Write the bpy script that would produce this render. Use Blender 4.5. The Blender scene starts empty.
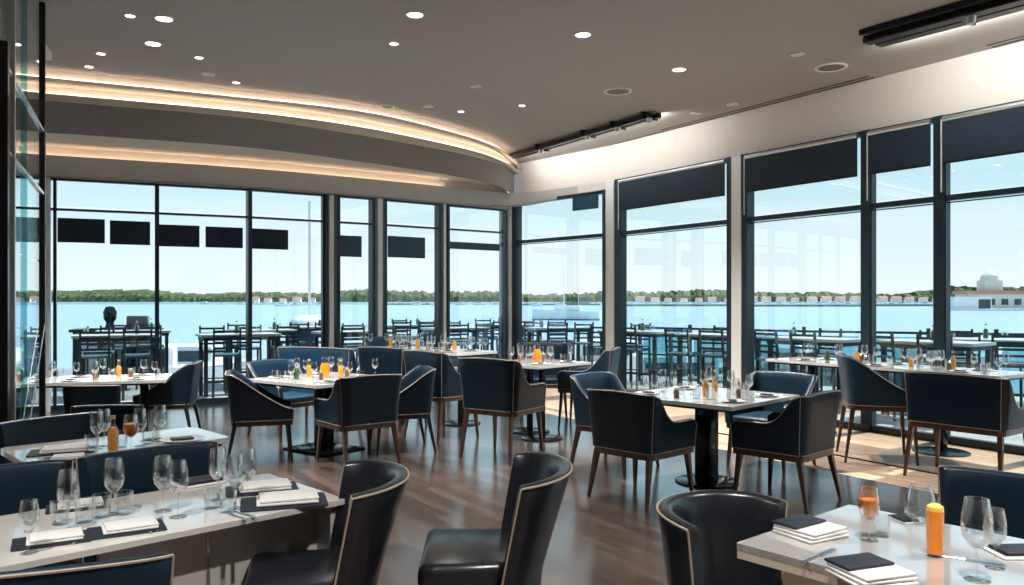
import bpy, bmesh, math, random
from mathutils import Vector, Matrix
from math import sin, cos, pi, radians as R
S = bpy.context.scene
COL = S.collection
random.seed(7)
# ------------------------------------------------------------------ camera
F = 803.0; HZ = 301.0; CH = 1.56
cd = bpy.data.cameras.new('camera'); cam = bpy.data.objects.new('camera', cd); COL.objects.link(cam)
cam.location = (0, 0, CH); cam.rotation_euler = (pi/2, 0, 0)
cd.sensor_width = 36; cd.lens = F/1024*36; cd.shift_y = (HZ-292.5)/1024; cd.clip_end = 5000; cd.clip_start = .05
S.camera = cam
# ------------------------------------------------------------------ view, sky, sun
S.view_settings.view_transform = 'Standard'; S.view_settings.look = 'None'
S.view_settings.gamma = 1; S.view_settings.use_curve_mapping = False
S.view_settings.exposure = 0.27
S.cycles.use_denoising = True
S.cycles.max_bounces = 10; S.cycles.transparent_max_bounces = 40; S.cycles.diffuse_bounces = 5
S.cycles.caustics_reflective = False; S.cycles.caustics_refractive = False
S.cycles.sample_clamp_indirect = 6
w = bpy.data.worlds.new('sky'); S.world = w; w.use_nodes = True
nt = w.node_tree; nt.nodes.clear()
tc = nt.nodes.new('ShaderNodeTexCoord'); sp = nt.nodes.new('ShaderNodeSeparateXYZ'); rp = nt.nodes.new('ShaderNodeValToRGB')
bg = nt.nodes.new('ShaderNodeBackground'); wo = nt.nodes.new('ShaderNodeOutputWorld')
nz = nt.nodes.new('ShaderNodeTexNoise'); mp = nt.nodes.new('ShaderNodeMapping'); mx = nt.nodes.new('ShaderNodeMix'); cr = nt.nodes.new('ShaderNodeValToRGB')
nt.links.new(tc.outputs['Generated'], sp.inputs[0]); nt.links.new(sp.outputs['Z'], rp.inputs[0])
e = rp.color_ramp.elements
e[0].position = 0.0; e[0].color = (.88, .93, .92, 1)
e[1].position = 1.0; e[1].color = (.14, .32, .60, 1)
a = e.new(.06); a.color = (.78, .89, .92, 1)
a = e.new(.16); a.color = (.52, .77, .89, 1)
a = e.new(.40); a.color = (.28, .55, .78, 1)
mp.inputs['Scale'].default_value = (1.2, 1.2, 7)
nt.links.new(tc.outputs['Generated'], mp.inputs[0]); nt.links.new(mp.outputs[0], nz.inputs['Vector'])
nz.inputs['Scale'].default_value = 3; nz.inputs['Detail'].default_value = 5
cr.color_ramp.elements[0].position = .48; cr.color_ramp.elements[0].color = (0, 0, 0, 1)
cr.color_ramp.elements[1].position = .8; cr.color_ramp.elements[1].color = (.45, .45, .45, 1)
nt.links.new(nz.outputs[0], cr.inputs[0]); mx.data_type = 'RGBA'
nt.links.new(cr.outputs[0], mx.inputs[0]); nt.links.new(rp.outputs[0], mx.inputs[6]); mx.inputs[7].default_value = (.9, .93, .95, 1)
nt.links.new(mx.outputs[2], bg.inputs[0]); bg.inputs[1].default_value = 1.0
nt.links.new(bg.outputs[0], wo.inputs[0])
SUN_E = 52
ld = bpy.data.lights.new('sun', 'SUN'); ld.energy = 6; ld.color = (1, .93, .82); ld.angle = R(.6)
sun = bpy.data.objects.new('sun', ld); COL.objects.link(sun)
NV = Vector((.843, .5376)); DV = Vector((-.5376, .843))      # outward normal of the right glass wall, its run
sd = Vector((NV.x*cos(R(SUN_E)), NV.y*cos(R(SUN_E)), sin(R(SUN_E))))
sun.rotation_euler = sd.to_track_quat('Z', 'Y').to_euler(); sun.location = (20, 12, 25)

# ------------------------------------------------------------------ helpers
def P(x, y, z=0.0):
    Y = F*(CH-z)/(y-HZ)
    return Vector(((x-512)/F*Y, Y, z))
def PY(x, Y, z=0.0): return Vector(((x-512)/F*Y, Y, z))
def W(off, al, z=0.0):
    p = NV*off + DV*al
    return Vector((p.x, p.y, z))
def tag(o, label=None, cat=None, group=None, kind=None):
    if label: o['label'] = label
    if cat: o['category'] = cat
    if group: o['group'] = group
    if kind: o['kind'] = kind
    return o
def empty(name, loc=(0, 0, 0), rz=0):
    o = bpy.data.objects.new(name, None); COL.objects.link(o); o.location = loc; o.rotation_euler = (0, 0, rz)
    o.empty_display_size = .1
    return o
def copy_tree(o, parent=None):
    c = o.copy(); COL.objects.link(c)
    if parent: c.parent = parent
    for ch in list(o.children): copy_tree(ch, c)
    return c
def put(o, loc, rz=0, label=None, group=None, s=None):
    o.location = loc; o.rotation_euler = (0, 0, rz)
    if s: o.scale = (s, s, s)
    if label: o['label'] = label
    if group: o['group'] = group
    return o
class Kit:
    """first use hands out the original, later uses hand out copies"""
    def __init__(s, fn): s.fn = fn; s.o = None; s.used = False
    def __call__(s):
        if s.o is None: s.o = s.fn(); return s.o
        return copy_tree(s.o)

class MB:
    def __init__(s): s.bm = bmesh.new()
    def box(s, c, d, rz=0, bev=0, seg=2, M=None):
        r = bmesh.ops.create_cube(s.bm, size=1)
        vs = r['verts']
        bmesh.ops.scale(s.bm, vec=d, verts=vs)
        if bev > 0:
            es = list({e for v in vs for e in v.link_edges})
            rb = bmesh.ops.bevel(s.bm, geom=es, offset=bev, segments=seg, profile=.5, affect='EDGES')
            vs = list({v for f in rb['faces'] for v in f.verts} | {v for v in vs if v.is_valid})
        m = Matrix.Translation(Vector(c)) @ Matrix.Rotation(rz, 4, 'Z')
        if M is not None: m = m @ M
        bmesh.ops.transform(s.bm, matrix=m, verts=vs)
        return s
    def bar(s, a, b, wd, ht, bev=0):
        a = Vector(a); b = Vector(b); d = b-a; L = d.length
        q = d.to_track_quat('X', 'Z').to_matrix().to_4x4()
        return s.box((a+b)/2, (L, wd, ht), 0, bev, 1, q)
    def taper(s, a, b, ra, rb, n=4, ph=pi/4):
        a = Vector(a); b = Vector(b); rows = []
        for p, r in ((a, ra), (b, rb)):
            rows.append([s.bm.verts.new((p.x+r*cos(ph+2*pi*i/n), p.y+r*sin(ph+2*pi*i/n), p.z)) for i in range(n)])
        for i in range(n): s.bm.faces.new((rows[0][i], rows[0][(i+1) % n], rows[1][(i+1) % n], rows[1][i]))
        s.bm.faces.new(rows[0][::-1]); s.bm.faces.new(rows[1])
        return s
    def lathe(s, prof, n=20, c=(0, 0, 0), cap=True):
        rows = []
        for r, z in prof:
            if r < 1e-5: rows.append([s.bm.verts.new((c[0], c[1], c[2]+z))])
            else: rows.append([s.bm.verts.new((c[0]+r*cos(2*pi*i/n), c[1]+r*sin(2*pi*i/n), c[2]+z)) for i in range(n)])
        for A, B in zip(rows, rows[1:]):
            for i in range(n):
                j = (i+1) % n
                if len(A) == 1 and len(B) == 1: continue
                if len(A) == 1: s.bm.faces.new((A[0], B[j], B[i]))
                elif len(B) == 1: s.bm.faces.new((A[i], A[j], B[0]))
                else: s.bm.faces.new((A[i], A[j], B[j], B[i]))
        if cap:
            if len(rows[0]) > 1: s.bm.faces.new(rows[0][::-1])
            if len(rows[-1]) > 1: s.bm.faces.new(rows[-1])
        return s
    def tube(s, pts, r, n=6):
        pts = [Vector(p) for p in pts]; rows = []; up = Vector((0, 0, 1))
        for i, p in enumerate(pts):
            t = (pts[min(i+1, len(pts)-1)]-pts[max(i-1, 0)])
            if t.length < 1e-6: t = Vector((0, 0, 1))
            t.normalize()
            x = t.cross(up)
            if x.length < .05: x = t.cross(Vector((0, 1, 0)))
            x.normalize(); y = x.cross(t)
            rows.append([s.bm.verts.new(p+x*r*cos(2*pi*k/n)+y*r*sin(2*pi*k/n)) for k in range(n)])
        for A, B in zip(rows, rows[1:]):
            for k in range(n): s.bm.faces.new((A[k], A[(k+1) % n], B[(k+1) % n], B[k]))
        s.bm.faces.new(rows[0][::-1]); s.bm.faces.new(rows[-1])
        return s
    def prism(s, poly, z0, z1):
        A = [s.bm.verts.new((p[0], p[1], z0)) for p in poly]; B = [s.bm.verts.new((p[0], p[1], z1)) for p in poly]
        n = len(poly)
        s.bm.faces.new(A[::-1]); s.bm.faces.new(B)
        for i in range(n): s.bm.faces.new((A[i], A[(i+1) % n], B[(i+1) % n], B[i]))
        return s
    def strip(s, pa, pb, za, zb, th):
        """slab between two plan paths; za/zb bottom heights (number or list), thickness th upwards"""
        n = len(pa); za = za if isinstance(za, list) else [za]*n; zb = zb if isinstance(zb, list) else [zb]*n
        r = []
        for i in range(n):
            r.append([s.bm.verts.new((pa[i][0], pa[i][1], za[i])), s.bm.verts.new((pb[i][0], pb[i][1], zb[i])),
                      s.bm.verts.new((pb[i][0], pb[i][1], zb[i]+th)), s.bm.verts.new((pa[i][0], pa[i][1], za[i]+th))])
        for A, B in zip(r, r[1:]):
            for k in range(4): s.bm.faces.new((A[k], A[(k+1) % 4], B[(k+1) % 4], B[k]))
        s.bm.faces.new(r[0][::-1]); s.bm.faces.new(r[-1])
        return s
    def build(s, name, mat, parent=None, smooth=35, loc=None):
        bmesh.ops.recalc_face_normals(s.bm, faces=s.bm.faces)
        me = bpy.data.meshes.new(name); s.bm.to_mesh(me); s.bm.free()
        if smooth:
            me.shade_smooth(); me.set_sharp_from_angle(angle=R(smooth))
        me.materials.append(mat)
        o = bpy.data.objects.new(name, me); COL.objects.link(o)
        if parent: o.parent = parent
        if loc is not None: o.location = loc
        return o

# ------------------------------------------------------------------ materials
def mat(name, col, rough=.5, metal=0, spec=.5, emit=None, estr=0, coat=0, bump=None, noise=None, alpha=None):
    m = bpy.data.materials.new(name); m.use_nodes = True; n = m.node_tree.nodes; l = m.node_tree.links
    b = n['Principled BSDF']
    b.inputs['Base Color'].default_value = (*col, 1); b.inputs['Roughness'].default_value = rough
    b.inputs['Metallic'].default_value = metal; b.inputs['Specular IOR Level'].default_value = spec
    b.inputs['Coat Weight'].default_value = coat; b.inputs['Coat Roughness'].default_value = .08
    if emit: b.inputs['Emission Color'].default_value = (*emit, 1); b.inputs['Emission Strength'].default_value = estr
    t = n.new('ShaderNodeTexCoord')
    if noise:
        sc, c2, lo, hi = noise
        z = n.new('ShaderNodeTexNoise'); z.inputs['Scale'].default_value = sc; z.inputs['Detail'].default_value = 4
        r = n.new('ShaderNodeValToRGB'); r.color_ramp.elements[0].position = lo; r.color_ramp.elements[1].position = hi
        r.color_ramp.elements[0].color = (*col, 1); r.color_ramp.elements[1].color = (*c2, 1)
        l.new(t.outputs['Object'], z.inputs['Vector']); l.new(z.outputs[0], r.inputs[0]); l.new(r.outputs[0], b.inputs['Base Color'])
    if bump:
        sc, st, di = bump
        z = n.new('ShaderNodeTexNoise'); z.inputs['Scale'].default_value = sc; z.inputs['Detail'].default_value = 3
        u = n.new('ShaderNodeBump'); u.inputs['Strength'].default_value = st; u.inputs['Distance'].default_value = di
        l.new(t.outputs['Object'], z.inputs['Vector']); l.new(z.outputs[0], u.inputs['Height']); l.new(u.outputs[0], b.inputs['Normal'])
    return m
def glassmat(name, tint, f0, f1, rough=0.0, gcol=(1, 1, 1), power=.5):
    """thin clear sheet: transparent plus a mirror share that grows at glancing angles"""
    m = bpy.data.materials.new(name); m.use_nodes = True; n = m.node_tree.nodes; l = m.node_tree.links; n.clear()
    o = n.new('ShaderNodeOutputMaterial'); t = n.new('ShaderNodeBsdfTransparent'); g = n.new('ShaderNodeBsdfGlossy')
    x = n.new('ShaderNodeMixShader'); lw = n.new('ShaderNodeLayerWeight'); mr = n.new('ShaderNodeMapRange')
    t.inputs[0].default_value = (*tint, 1); g.inputs[0].default_value = (*gcol, 1); g.inputs['Roughness'].default_value = rough
    lw.inputs['Blend'].default_value = power
    mr.inputs['To Min'].default_value = f0; mr.inputs['To Max'].default_value = f1
    l.new(lw.outputs['Facing'], mr.inputs['Value']); l.new(mr.outputs[0], x.inputs[0])
    l.new(t.outputs[0], x.inputs[1]); l.new(g.outputs[0], x.inputs[2]); l.new(x.outputs[0], o.inputs[0])
    return m
def wood(name, c1, c2, ang, pw, pl, rough, coat=0, gap=(.02, .012, .008)):
    m = bpy.data.materials.new(name); m.use_nodes = True; n = m.node_tree.nodes; l = m.node_tree.links
    b = n['Principled BSDF']; t = n.new('ShaderNodeTexCoord'); mp = n.new('ShaderNodeMapping'); br = n.new('ShaderNodeTexBrick')
    mp.inputs['Rotation'].default_value = (0, 0, ang)
    l.new(t.outputs['Object'], mp.inputs[0]); l.new(mp.outputs[0], br.inputs[0])
    br.inputs['Color1'].default_value = (*c1, 1); br.inputs['Color2'].default_value = (*c2, 1); br.inputs['Mortar'].default_value = (*gap, 1)
    br.inputs['Scale'].default_value = 1; br.inputs['Brick Width'].default_value = pl; br.inputs['Row Height'].default_value = pw
    br.inputs['Mortar Size'].default_value = .0025; br.inputs['Mortar Smooth'].default_value = .4
    br.offset = .37
    m2 = n.new('ShaderNodeMapping'); m2.inputs['Scale'].default_value = (1.2, 22, 1); z = n.new('ShaderNodeTexNoise'); z.inputs['Scale'].default_value = 2; z.inputs['Detail'].default_value = 6
    l.new(mp.outputs[0], m2.inputs[0]); l.new(m2.outputs[0], z.inputs['Vector'])
    x = n.new('ShaderNodeMix'); x.data_type = 'RGBA'; x.blend_type = 'MULTIPLY'; x.inputs[0].default_value = .75
    r = n.new('ShaderNodeValToRGB'); r.color_ramp.elements[0].position = .3; r.color_ramp.elements[0].color = (.45, .42, .4, 1); r.color_ramp.elements[1].position = .7; r.color_ramp.elements[1].color = (1.25, 1.2, 1.15, 1)
    l.new(z.outputs[0], r.inputs[0]); l.new(br.outputs[0], x.inputs[6]); l.new(r.outputs[0], x.inputs[7]); l.new(x.outputs[2], b.inputs['Base Color'])
    b.inputs['Roughness'].default_value = rough; b.inputs['Coat Weight'].default_value = coat; b.inputs['Coat Roughness'].default_value = .16
    u = n.new('ShaderNodeBump'); u.inputs['Strength'].default_value = .04; u.inputs['Distance'].default_value = .002
    l.new(z.outputs[0], u.inputs['Height']); l.new(u.outputs[0], b.inputs['Normal'])
    return m
PA = math.atan2(DV.y, DV.x)
M = dict(
    floor=wood('walnut floor', (.150, .108, .088), (.070, .050, .042), -PA, .11, 1.3, .25, 1.0),
    oak=wood('light oak floor', (.72, .52, .36), (.60, .43, .29), -PA, .12, 1.4, .4, .1, gap=(.2, .13, .08)),
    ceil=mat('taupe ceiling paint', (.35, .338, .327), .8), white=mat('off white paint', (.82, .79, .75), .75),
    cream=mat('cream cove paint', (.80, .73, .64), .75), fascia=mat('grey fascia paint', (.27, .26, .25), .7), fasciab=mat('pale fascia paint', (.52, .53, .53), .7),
    wall=mat('wall plaster', (.62, .59, .56), .8), frame=mat('blue black window frame', (.012, .032, .048), .35, 0, .5),
    post=mat('silver white column cladding', (.86, .92, .95), .35, 0), silver=mat('satin aluminium', (.65, .68, .70), .3, .9),
    leather=mat('blue black leather', (.006, .018, .034), .38, 0, .30, bump=(160, .12, .002)),
    leatherb=mat('black leather', (.009, .011, .015), .27, 0, .6, bump=(160, .1, .002)),
    teal=mat('deep blue leather', (.010, .040, .075), .38, 0, .5, bump=(160, .12, .002)),
    piping=mat('tan piping', (.34, .27, .21), .5), wood=mat('walnut frame', (.085, .034, .020), .33, coat=.3, noise=(9, (.05, .02, .013), .35, .7)),
    wdark=mat('ebonised leg', (.018, .012, .010), .35, coat=.2),
    marble=mat('polished white stone', (.74, .73, .71), .07, 0, .5, coat=.6, noise=(3, (.60, .59, .58), .5, .75)),
    lacq=mat('pale lacquer', (.70, .67, .63), .12, coat=.8, noise=(1.2, (.66, .63, .60), .4, .7)), panel=mat('grey lacquer panel', (.62, .61, .59), .3, coat=.3),
    edge=mat('pale timber edging', (.62, .53, .44), .4), black=mat('black powder coat', (.012, .013, .016), .3, .3),
    blackm=mat('black gloss metal', (.015, .018, .022), .15, .6), brass=mat('thin light strip metal', (.75, .73, .70), .2, .8),
    napkin=mat('white linen', (.66, .655, .645), .8, bump=(300, .2, .001)), napkind=mat('navy black napkin', (.010, .016, .028), .6, bump=(300, .2, .001)),
    plate=mat('white porcelain', (.82, .82, .82), .12, coat=.5), steel=mat('polished cutlery steel', (.75, .76, .78), .12, 1),
    juice=mat('orange juice', (1.0, .27, .0), .25, coat=.4), amber=mat('amber oil', (.80, .33, .03), .15, coat=.8), cork=mat('cork', (.55, .38, .22), .8), foam=mat('yellow froth', (.95, .62, .12), .6),
    glass=glassmat('window glass', (.95, .985, .985), .03, .30, 0, power=.25), railglass=glassmat('teal railing glass', (.55, .80, .82), .12, .5, 0),
    part=glassmat('tinted partition glass', (.74, .90, .92), .25, .7, 0), stem=glassmat('stemware glass', (.955, .97, .975), .035, .62, .02, power=.45),
    clear2=glassmat('thin tumbler glass', (.99, .99, .99), .01, .15, .03, power=.3), clear=glassmat('bottle glass', (.98, .985, .985), .03, .30, .03, power=.4),
    led=mat('warm led strip', (1, .8, .6), .5, emit=(1, .80, .64), estr=5.5), lamp=mat('downlight lens', (1, .9, .8), .5, emit=(1, .88, .72), estr=9), lampoff=mat('unlit lens', (.62, .60, .57), .3),
    blind=mat('navy roller blind', (.012, .028, .052), .8), blindrefl=mat('deep blue blind and reflection', (.012, .065, .105), .4),
    grille=mat('speaker grille', (.16, .15, .14), .6), deck=wood('weathered deck', (.36, .43, .47), (.30, .37, .42), -PA, .14, 2.5, .55, 0, gap=(.08, .1, .12)),
    conc=mat('pale kerb stone', (.50, .55, .57), .7), teak=mat('terrace steel', (.025, .04, .05), .4, .2), tcush=mat('terrace sling', (.05, .13, .17), .7),
    tablew=mat('terrace table top', (.55, .60, .62), .3), hull=mat('white boat gelcoat', (.80, .82, .83), .3), hullb=mat('navy boat hull', (.03, .06, .10), .3), bglass=mat('boat window', (.02, .05, .07), .1),
    leaf=mat('forest foliage', (.03, .065, .028), .9, noise=(.22, (.13, .16, .06), .40, .66)), sand=mat('shore stone', (.92, .91, .89), .9),
    roof=mat('terracotta roof', (.50, .26, .18), .8), hwall=mat('pale house wall', (.72, .68, .60), .8), jet=mat('jetty timber', (.20, .19, .18), .8),
    red=mat('red print', (.45, .05, .04), .6), amberj=mat('brown spice', (.16, .07, .03), .5), green=mat('green glass', (.04, .10, .03), .15, coat=.6), skin=mat('skin tone', (.45, .28, .2), .6),
    mirror=mat('polished glazed tabletop', (.46, .44, .42), .04, 0, 1, coat=1.0),
    inner=mat('white panel lacquer', (.75, .75, .74), .3),
)
# water: rippled
def water():
    m = mat('harbour water', (.31, .47, .60), .28, 0, .5); n = m.node_tree.nodes; l = m.node_tree.links; b = n['Principled BSDF']
    t = n.new('ShaderNodeTexCoord'); mp = n.new('ShaderNodeMapping'); mp.inputs['Scale'].default_value = (1, 2.6, 1); z = n.new('ShaderNodeTexNoise'); z.inputs['Scale'].default_value = .9; z.inputs['Detail'].default_value = 5
    u = n.new('ShaderNodeBump'); u.inputs['Strength'].default_value = .6; u.inputs['Distance'].default_value = .25
    l.new(t.outputs['Object'], mp.inputs[0]); l.new(mp.outputs[0], z.inputs['Vector']); l.new(z.outputs[0], u.inputs['Height']); l.new(u.outputs[0], b.inputs['Normal'])
    return m
M['water'] = water()
for k_, io in (('mirror', 2.4), ('lacq', 1.9), ('marble', 1.8)): M[k_].node_tree.nodes['Principled BSDF'].inputs['IOR'].default_value = io
def st(o): return tag(o, kind='structure')

# ------------------------------------------------------------------ plan of the glass walls
HL = [(-260, 160), (0, 173.5), (41, 176), (239, 187), (370, 197), (505, 209)]
def WL(px):
    for (x0, y0), (x1, y1) in zip(HL, HL[1:]):
        if px <= x1 or x1 == 505:
            y = y0+(y1-y0)*(px-x0)/(x1-x0); break
    Y = 1.74*F/(HZ-y)+.14
    return Vector(((px-512)/F*Y, Y, 0))
CORN = Vector((-.03, 15.62, 0))
ZC = 4.2
# ------------------------------------------------------------------ floors, ceiling, walls
left_pts = [WL(x) for x in (-250, -120, 0, 55, 157, 249, 330, 378, 441, 507)]
RL = 6.4
b0 = W(RL, -6); b1 = W(RL, 10.9)
poly = [W(-4, -6), b0, b1, CORN] + left_pts[::-1] + [Vector((-10.5, -6, 0))]
st(MB().prism([(p.x, p.y) for p in poly], -.2, 0).build('floor', M['floor'], smooth=0))
st(MB().prism([(p.x, p.y) for p in (b0, W(8.85, -6), W(8.8, 10.57), CORN, b1)], -.2, 0).build('floor_strip', M['oak'], smooth=0))
st(MB().bar(W(7.05, -4, .006), W(7.15, 9.4, .006), .02, .012).build('trim_1', M['black'], smooth=0))
out = [W(-4, -6.2), W(9.0, -6.2), W(9.0, 10.6), CORN+Vector((.1, .25, 0))] + [p+Vector((-.08, .22, 0)) for p in left_pts[::-1]] + [Vector((-10.7, -6.2, 0))]
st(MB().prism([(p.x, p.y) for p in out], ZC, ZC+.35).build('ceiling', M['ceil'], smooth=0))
def wallseg(name, a, b, z0, z1, m, th=.18):
    d = (b-a); n = Vector((-d.y, d.x, 0)).normalized()
    return st(MB().prism([(a.x, a.y), (b.x, b.y), (b.x+n.x*th, b.y+n.y*th), (a.x+n.x*th, a.y+n.y*th)], z0, z1).build(name, m, smooth=0))
wallseg('wall_back', W(8.75, -6), W(-4, -6), 0, ZC, M['wall'], -.18)
wallseg('wall_rear_left', W(-4, -6), Vector((-10.5, -6, 0)), 0, ZC, M['wall'], -.18)
wallseg('wall_left', Vector((-10.5, -6, 0)), left_pts[0], 0, ZC, M['wall'], -.18)
wallseg('wall_right_header', W(8.75, -6), W(8.75, 10.57), 3.6, ZC, M['white'], -.18)
wallseg('wall_corner_header', W(8.75, 10.57), CORN, 3.42, ZC, M['white'], -.18)
mb = MB()
for a, b in zip(left_pts, left_pts[1:]):
    n = Vector((-(b-a).y, (b-a).x, 0)).normalized()*.15
    mb.prism([(a.x, a.y), (b.x, b.y), (b.x+n.x, b.y+n.y), (a.x+n.x, a.y+n.y)], 3.3, ZC)
st(mb.build('wall_left_header', M['white'], smooth=0))

# ------------------------------------------------------------------ coves and bulkheads
def catmull(pts, n=5):
    o = []; p = [Vector(q) for q in pts]
    for i in range(len(p)-1):
        a = p[max(i-1, 0)]; b = p[i]; c = p[i+1]; d = p[min(i+2, len(p)-1)]
        for k in range(n):
            t = k/n
            o.append(.5*((2*b)+(c-a)*t+(2*a-5*b+4*c-d)*t*t+(3*b-a-3*c+d)*t**3))
    o.append(p[-1]); return o
def resample(p, N):
    L = [0]
    for a, b in zip(p, p[1:]): L.append(L[-1]+(b-a).length)
    o = []; j = 0
    for i in range(N):
        s = L[-1]*i/(N-1)
        while j < len(p)-2 and L[j+1] < s: j += 1
        t = (s-L[j])/max(L[j+1]-L[j], 1e-9); o.append(p[j].lerp(p[j+1], min(max(t, 0), 1)))
    return o
N = 60
R1 = resample(catmull([(-8.9, 7.7), (-5.34, 9.18), (-3.83, 9.86), (-2.16, 10.72), (-1.26, 11.68), (-.45, 12.93), (-.12, 14.0), (.12, 15.3)]), N)
A_ = resample(catmull([(-9.2, 8.2), (-5.64, 9.7), (-3.6, 10.58), (-2.36, 11.6), (-1.36, 12.6), (-.62, 13.5), (-.2, 14.3), (.04, 15.4)]), N)
R2 = [a.lerp(b, .5) for a, b in zip(R1, A_)]
B_ = resample(catmull([(-9.6, 9.9), (-6.56, 11.18), (-4.17, 12.26), (-2.37, 13.43), (-.9, 14.55), (-.13, 15.12), (.35, 15.0), (1.0, 14.4), (1.64, 13.72)]), N)
def normals(p):
    o = []
    for i in range(len(p)):
        t = (p[min(i+1, len(p)-1)]-p[max(i-1, 0)]).normalized(); o.append(Vector((-t.y, t.x)))
    return o
def off(p, d): return [a+n*d for a, n in zip(p, normals(p))]   # positive = away from the room
def ribbon(name, p, z0, z1, m, th=.03, zlist=None):
    mb = MB(); za = zlist or [z0]*len(p); q = off(p, th)
    r = [[mb.bm.verts.new((a.x, a.y, z)), mb.bm.verts.new((b.x, b.y, z)), mb.bm.verts.new((b.x, b.y, z1)), mb.bm.verts.new((a.x, a.y, z1))] for a, b, z in zip(p, q, za)]
    for A, B in zip(r, r[1:]):
        for k in range(4): mb.bm.faces.new((A[k], A[(k+1) % 4], B[(k+1) % 4], B[k]))
    mb.bm.faces.new(r[0][::-1]); mb.bm.faces.new(r[-1])
    return st(mb.build(name, m))
ribbon('trim_2', R1, 4.09, ZC, M['cream'])
st(MB().strip(R1, R2, 4.09, 4.09, .02).build('trim_3', M['cream']))
ribbon('trim_4', R2, 3.98, 4.09, M['cream'])
st(MB().strip(R2, A_, 3.98, 3.98, .02).build('trim_5', M['cream']))
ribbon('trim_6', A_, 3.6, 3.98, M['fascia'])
Bs = resample(B_[:46], N)
st(MB().strip(off(A_, .03), off(Bs, .14), 3.74, 3.74, .02).build('trim_7', M['cream']))
ribbon('trim_cove_back', off(Bs, .12), 3.585, 3.75, M['cream'], .02)
zB = [3.3 if i < 44 else 3.3+.16*(i-44)/15 for i in range(N)]
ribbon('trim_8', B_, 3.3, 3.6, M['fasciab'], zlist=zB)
wallp = resample([Vector((p.x, p.y)) for p in left_pts]+[Vector((CORN.x, CORN.y)), Vector((W(8.75, 10.57).x, W(8.75, 10.57).y))], N)
# pair each point of the bulkhead edge with the nearest spot on the glass wall
def nearest(p, path):
    best = None
    for a, b in zip(path, path[1:]):
        t = max(0, min(1, (p-a).dot(b-a)/max((b-a).length_squared, 1e-9))); q = a.lerp(b, t)
        if best is None or (q-p).length < (best-p).length: best = q
    return best
dense = [Vector((p.x, p.y)) for p in left_pts]+[Vector((CORN.x, CORN.y)), Vector((W(8.75, 10.57).x, W(8.75, 10.57).y))]
wq = [nearest(p, dense) for p in B_]
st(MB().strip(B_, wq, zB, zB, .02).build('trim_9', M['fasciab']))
st(MB().strip(off(B_, .03), wq, 3.56, 3.56, .02).build('trim_cove_shelf', M['cream']))
st(MB().strip(off(R1, -.07), R1, 4.09, 4.09, .012).build('trim_upper_shelf', M['cream']))
st(MB().strip(off(R2, -.07), R2, 3.98, 3.98, .012).build('trim_middle_shelf', M['cream']))
def led(p, o_, z, wd=.012, ht=.012, label=''):
    q = off(p, o_); q2 = off(p, o_+wd)
    o = MB().strip(q, q2, z, z, ht).build('cove_light_strip', M['led'])
    return tag(o, label, 'light strip', 'warm light strips in the curved ceiling coves')
led(R1[:57], -.055, 4.105, .02, .008, label='warm light strip along the uppermost curved ceiling step')
led(R2[:57], -.055, 3.995, .02, .008, label='warm light strip along the second curved ceiling step')
led(Bs[:57], .06, 3.584, .02, .008, label='warm light strip glowing between the dark grey fascia and the lower bulkhead')

# ------------------------------------------------------------------ glazing
NW = [0]; NT = [10]
def window(a, b, z1, tz, fw=.03, fd=.09, tw=.06):
    NW[0] += 1
    a = Vector(a); b = Vector(b); d = (b-a).normalized(); ang = math.atan2(d.y, d.x); mid = (a+b)/2; L = (b-a).length
    f = MB()
    f.box((mid.x, mid.y, .04), (L, fd, .08), ang); f.box((mid.x, mid.y, z1-tw/2), (L, fd, tw), ang)
    f.box((mid.x, mid.y, tz), (L, fd, tw), ang)
    if tw > .05: f.box((mid.x, mid.y, tz-.05), (L, .03, .012), ang)
    for p, s in ((a, 1), (b, -1)): f.box((p.x+d.x*s*fw/2, p.y+d.y*s*fw/2, z1/2), (fw, fd, z1), ang)
    o = st(f.build('window_%d' % NW[0], M['frame'], smooth=0))
    g = MB().box((mid.x, mid.y, (tz+.08)/2), (L-2*fw, .008, tz-.12), ang).build('glass_pane', M['glass'], o, smooth=0)
    g = MB().box((mid.x, mid.y, (tz+z1)/2), (L-2*fw, .008, z1-tz-.1), ang).build('glass_pane', M['glass'], o, smooth=0)
    return o
def trimpost(p, wd, dp, z1, ang, m, z0=0):
    NT[0] += 1
    return st(MB().box((p.x, p.y, (z0+z1)/2), (wd, dp, z1-z0), ang, .004, 1).build('trim_%d' % NT[0], m, smooth=0))
xs = [-250, -120, -50, 41, 55, 157, 249, 326, 337, 375, 384, 439, 443, 505]
bays = [(-250, -120), (-120, -30), (-30, 55), (55, 157), (157, 249), (249, 323), (337, 372), (384, 439), (446, 505)]
for x0, x1 in bays: window(WL(x0), WL(x1), 3.3, 2.86, fw=.02, tw=.03)
def angL(x): d = WL(x+2)-WL(x-2); return math.atan2(d.y, d.x)
for x, wd, m in ((47, .09, 'post'), (41.5, .05, 'frame'), (157, .06, 'frame'), (249, .06, 'frame'), (325, .06, 'frame'), (330, .08, 'post'), (333, .02, 'frame'), (337, .06, 'frame'), (372, .06, 'frame'), (378, .09, 'post'), (384, .04, 'frame'), (438, .06, 'frame'), (442.6, .06, 'post'), (446.5, .05, 'frame')):
    trimpost(WL(x), wd, .16, 3.3, angL(x), M[m])
trimpost(CORN+Vector((-.14, -.12, 0)), .12, .16, 3.42, .3, M['frame']); trimpost(CORN+Vector((.0, -.06, 0)), .13, .2, 3.42, .3, M['post']); trimpost(CORN+Vector((.12, -.14, 0)), .14, .16, 3.42, R(-48), M['frame'])
RW = 8.78
wa = W(RW, 10.57)
dd = (CORN-wa).normalized()
window(CORN+Vector((.15, -.18, 0)), wa+dd*.12, 3.46, 2.69)
al = [10.40, 7.93, None, 7.66, 5.82, 4.93, 3.9, 2.0, .1, -1.8, -3.8, -5.9]
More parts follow.
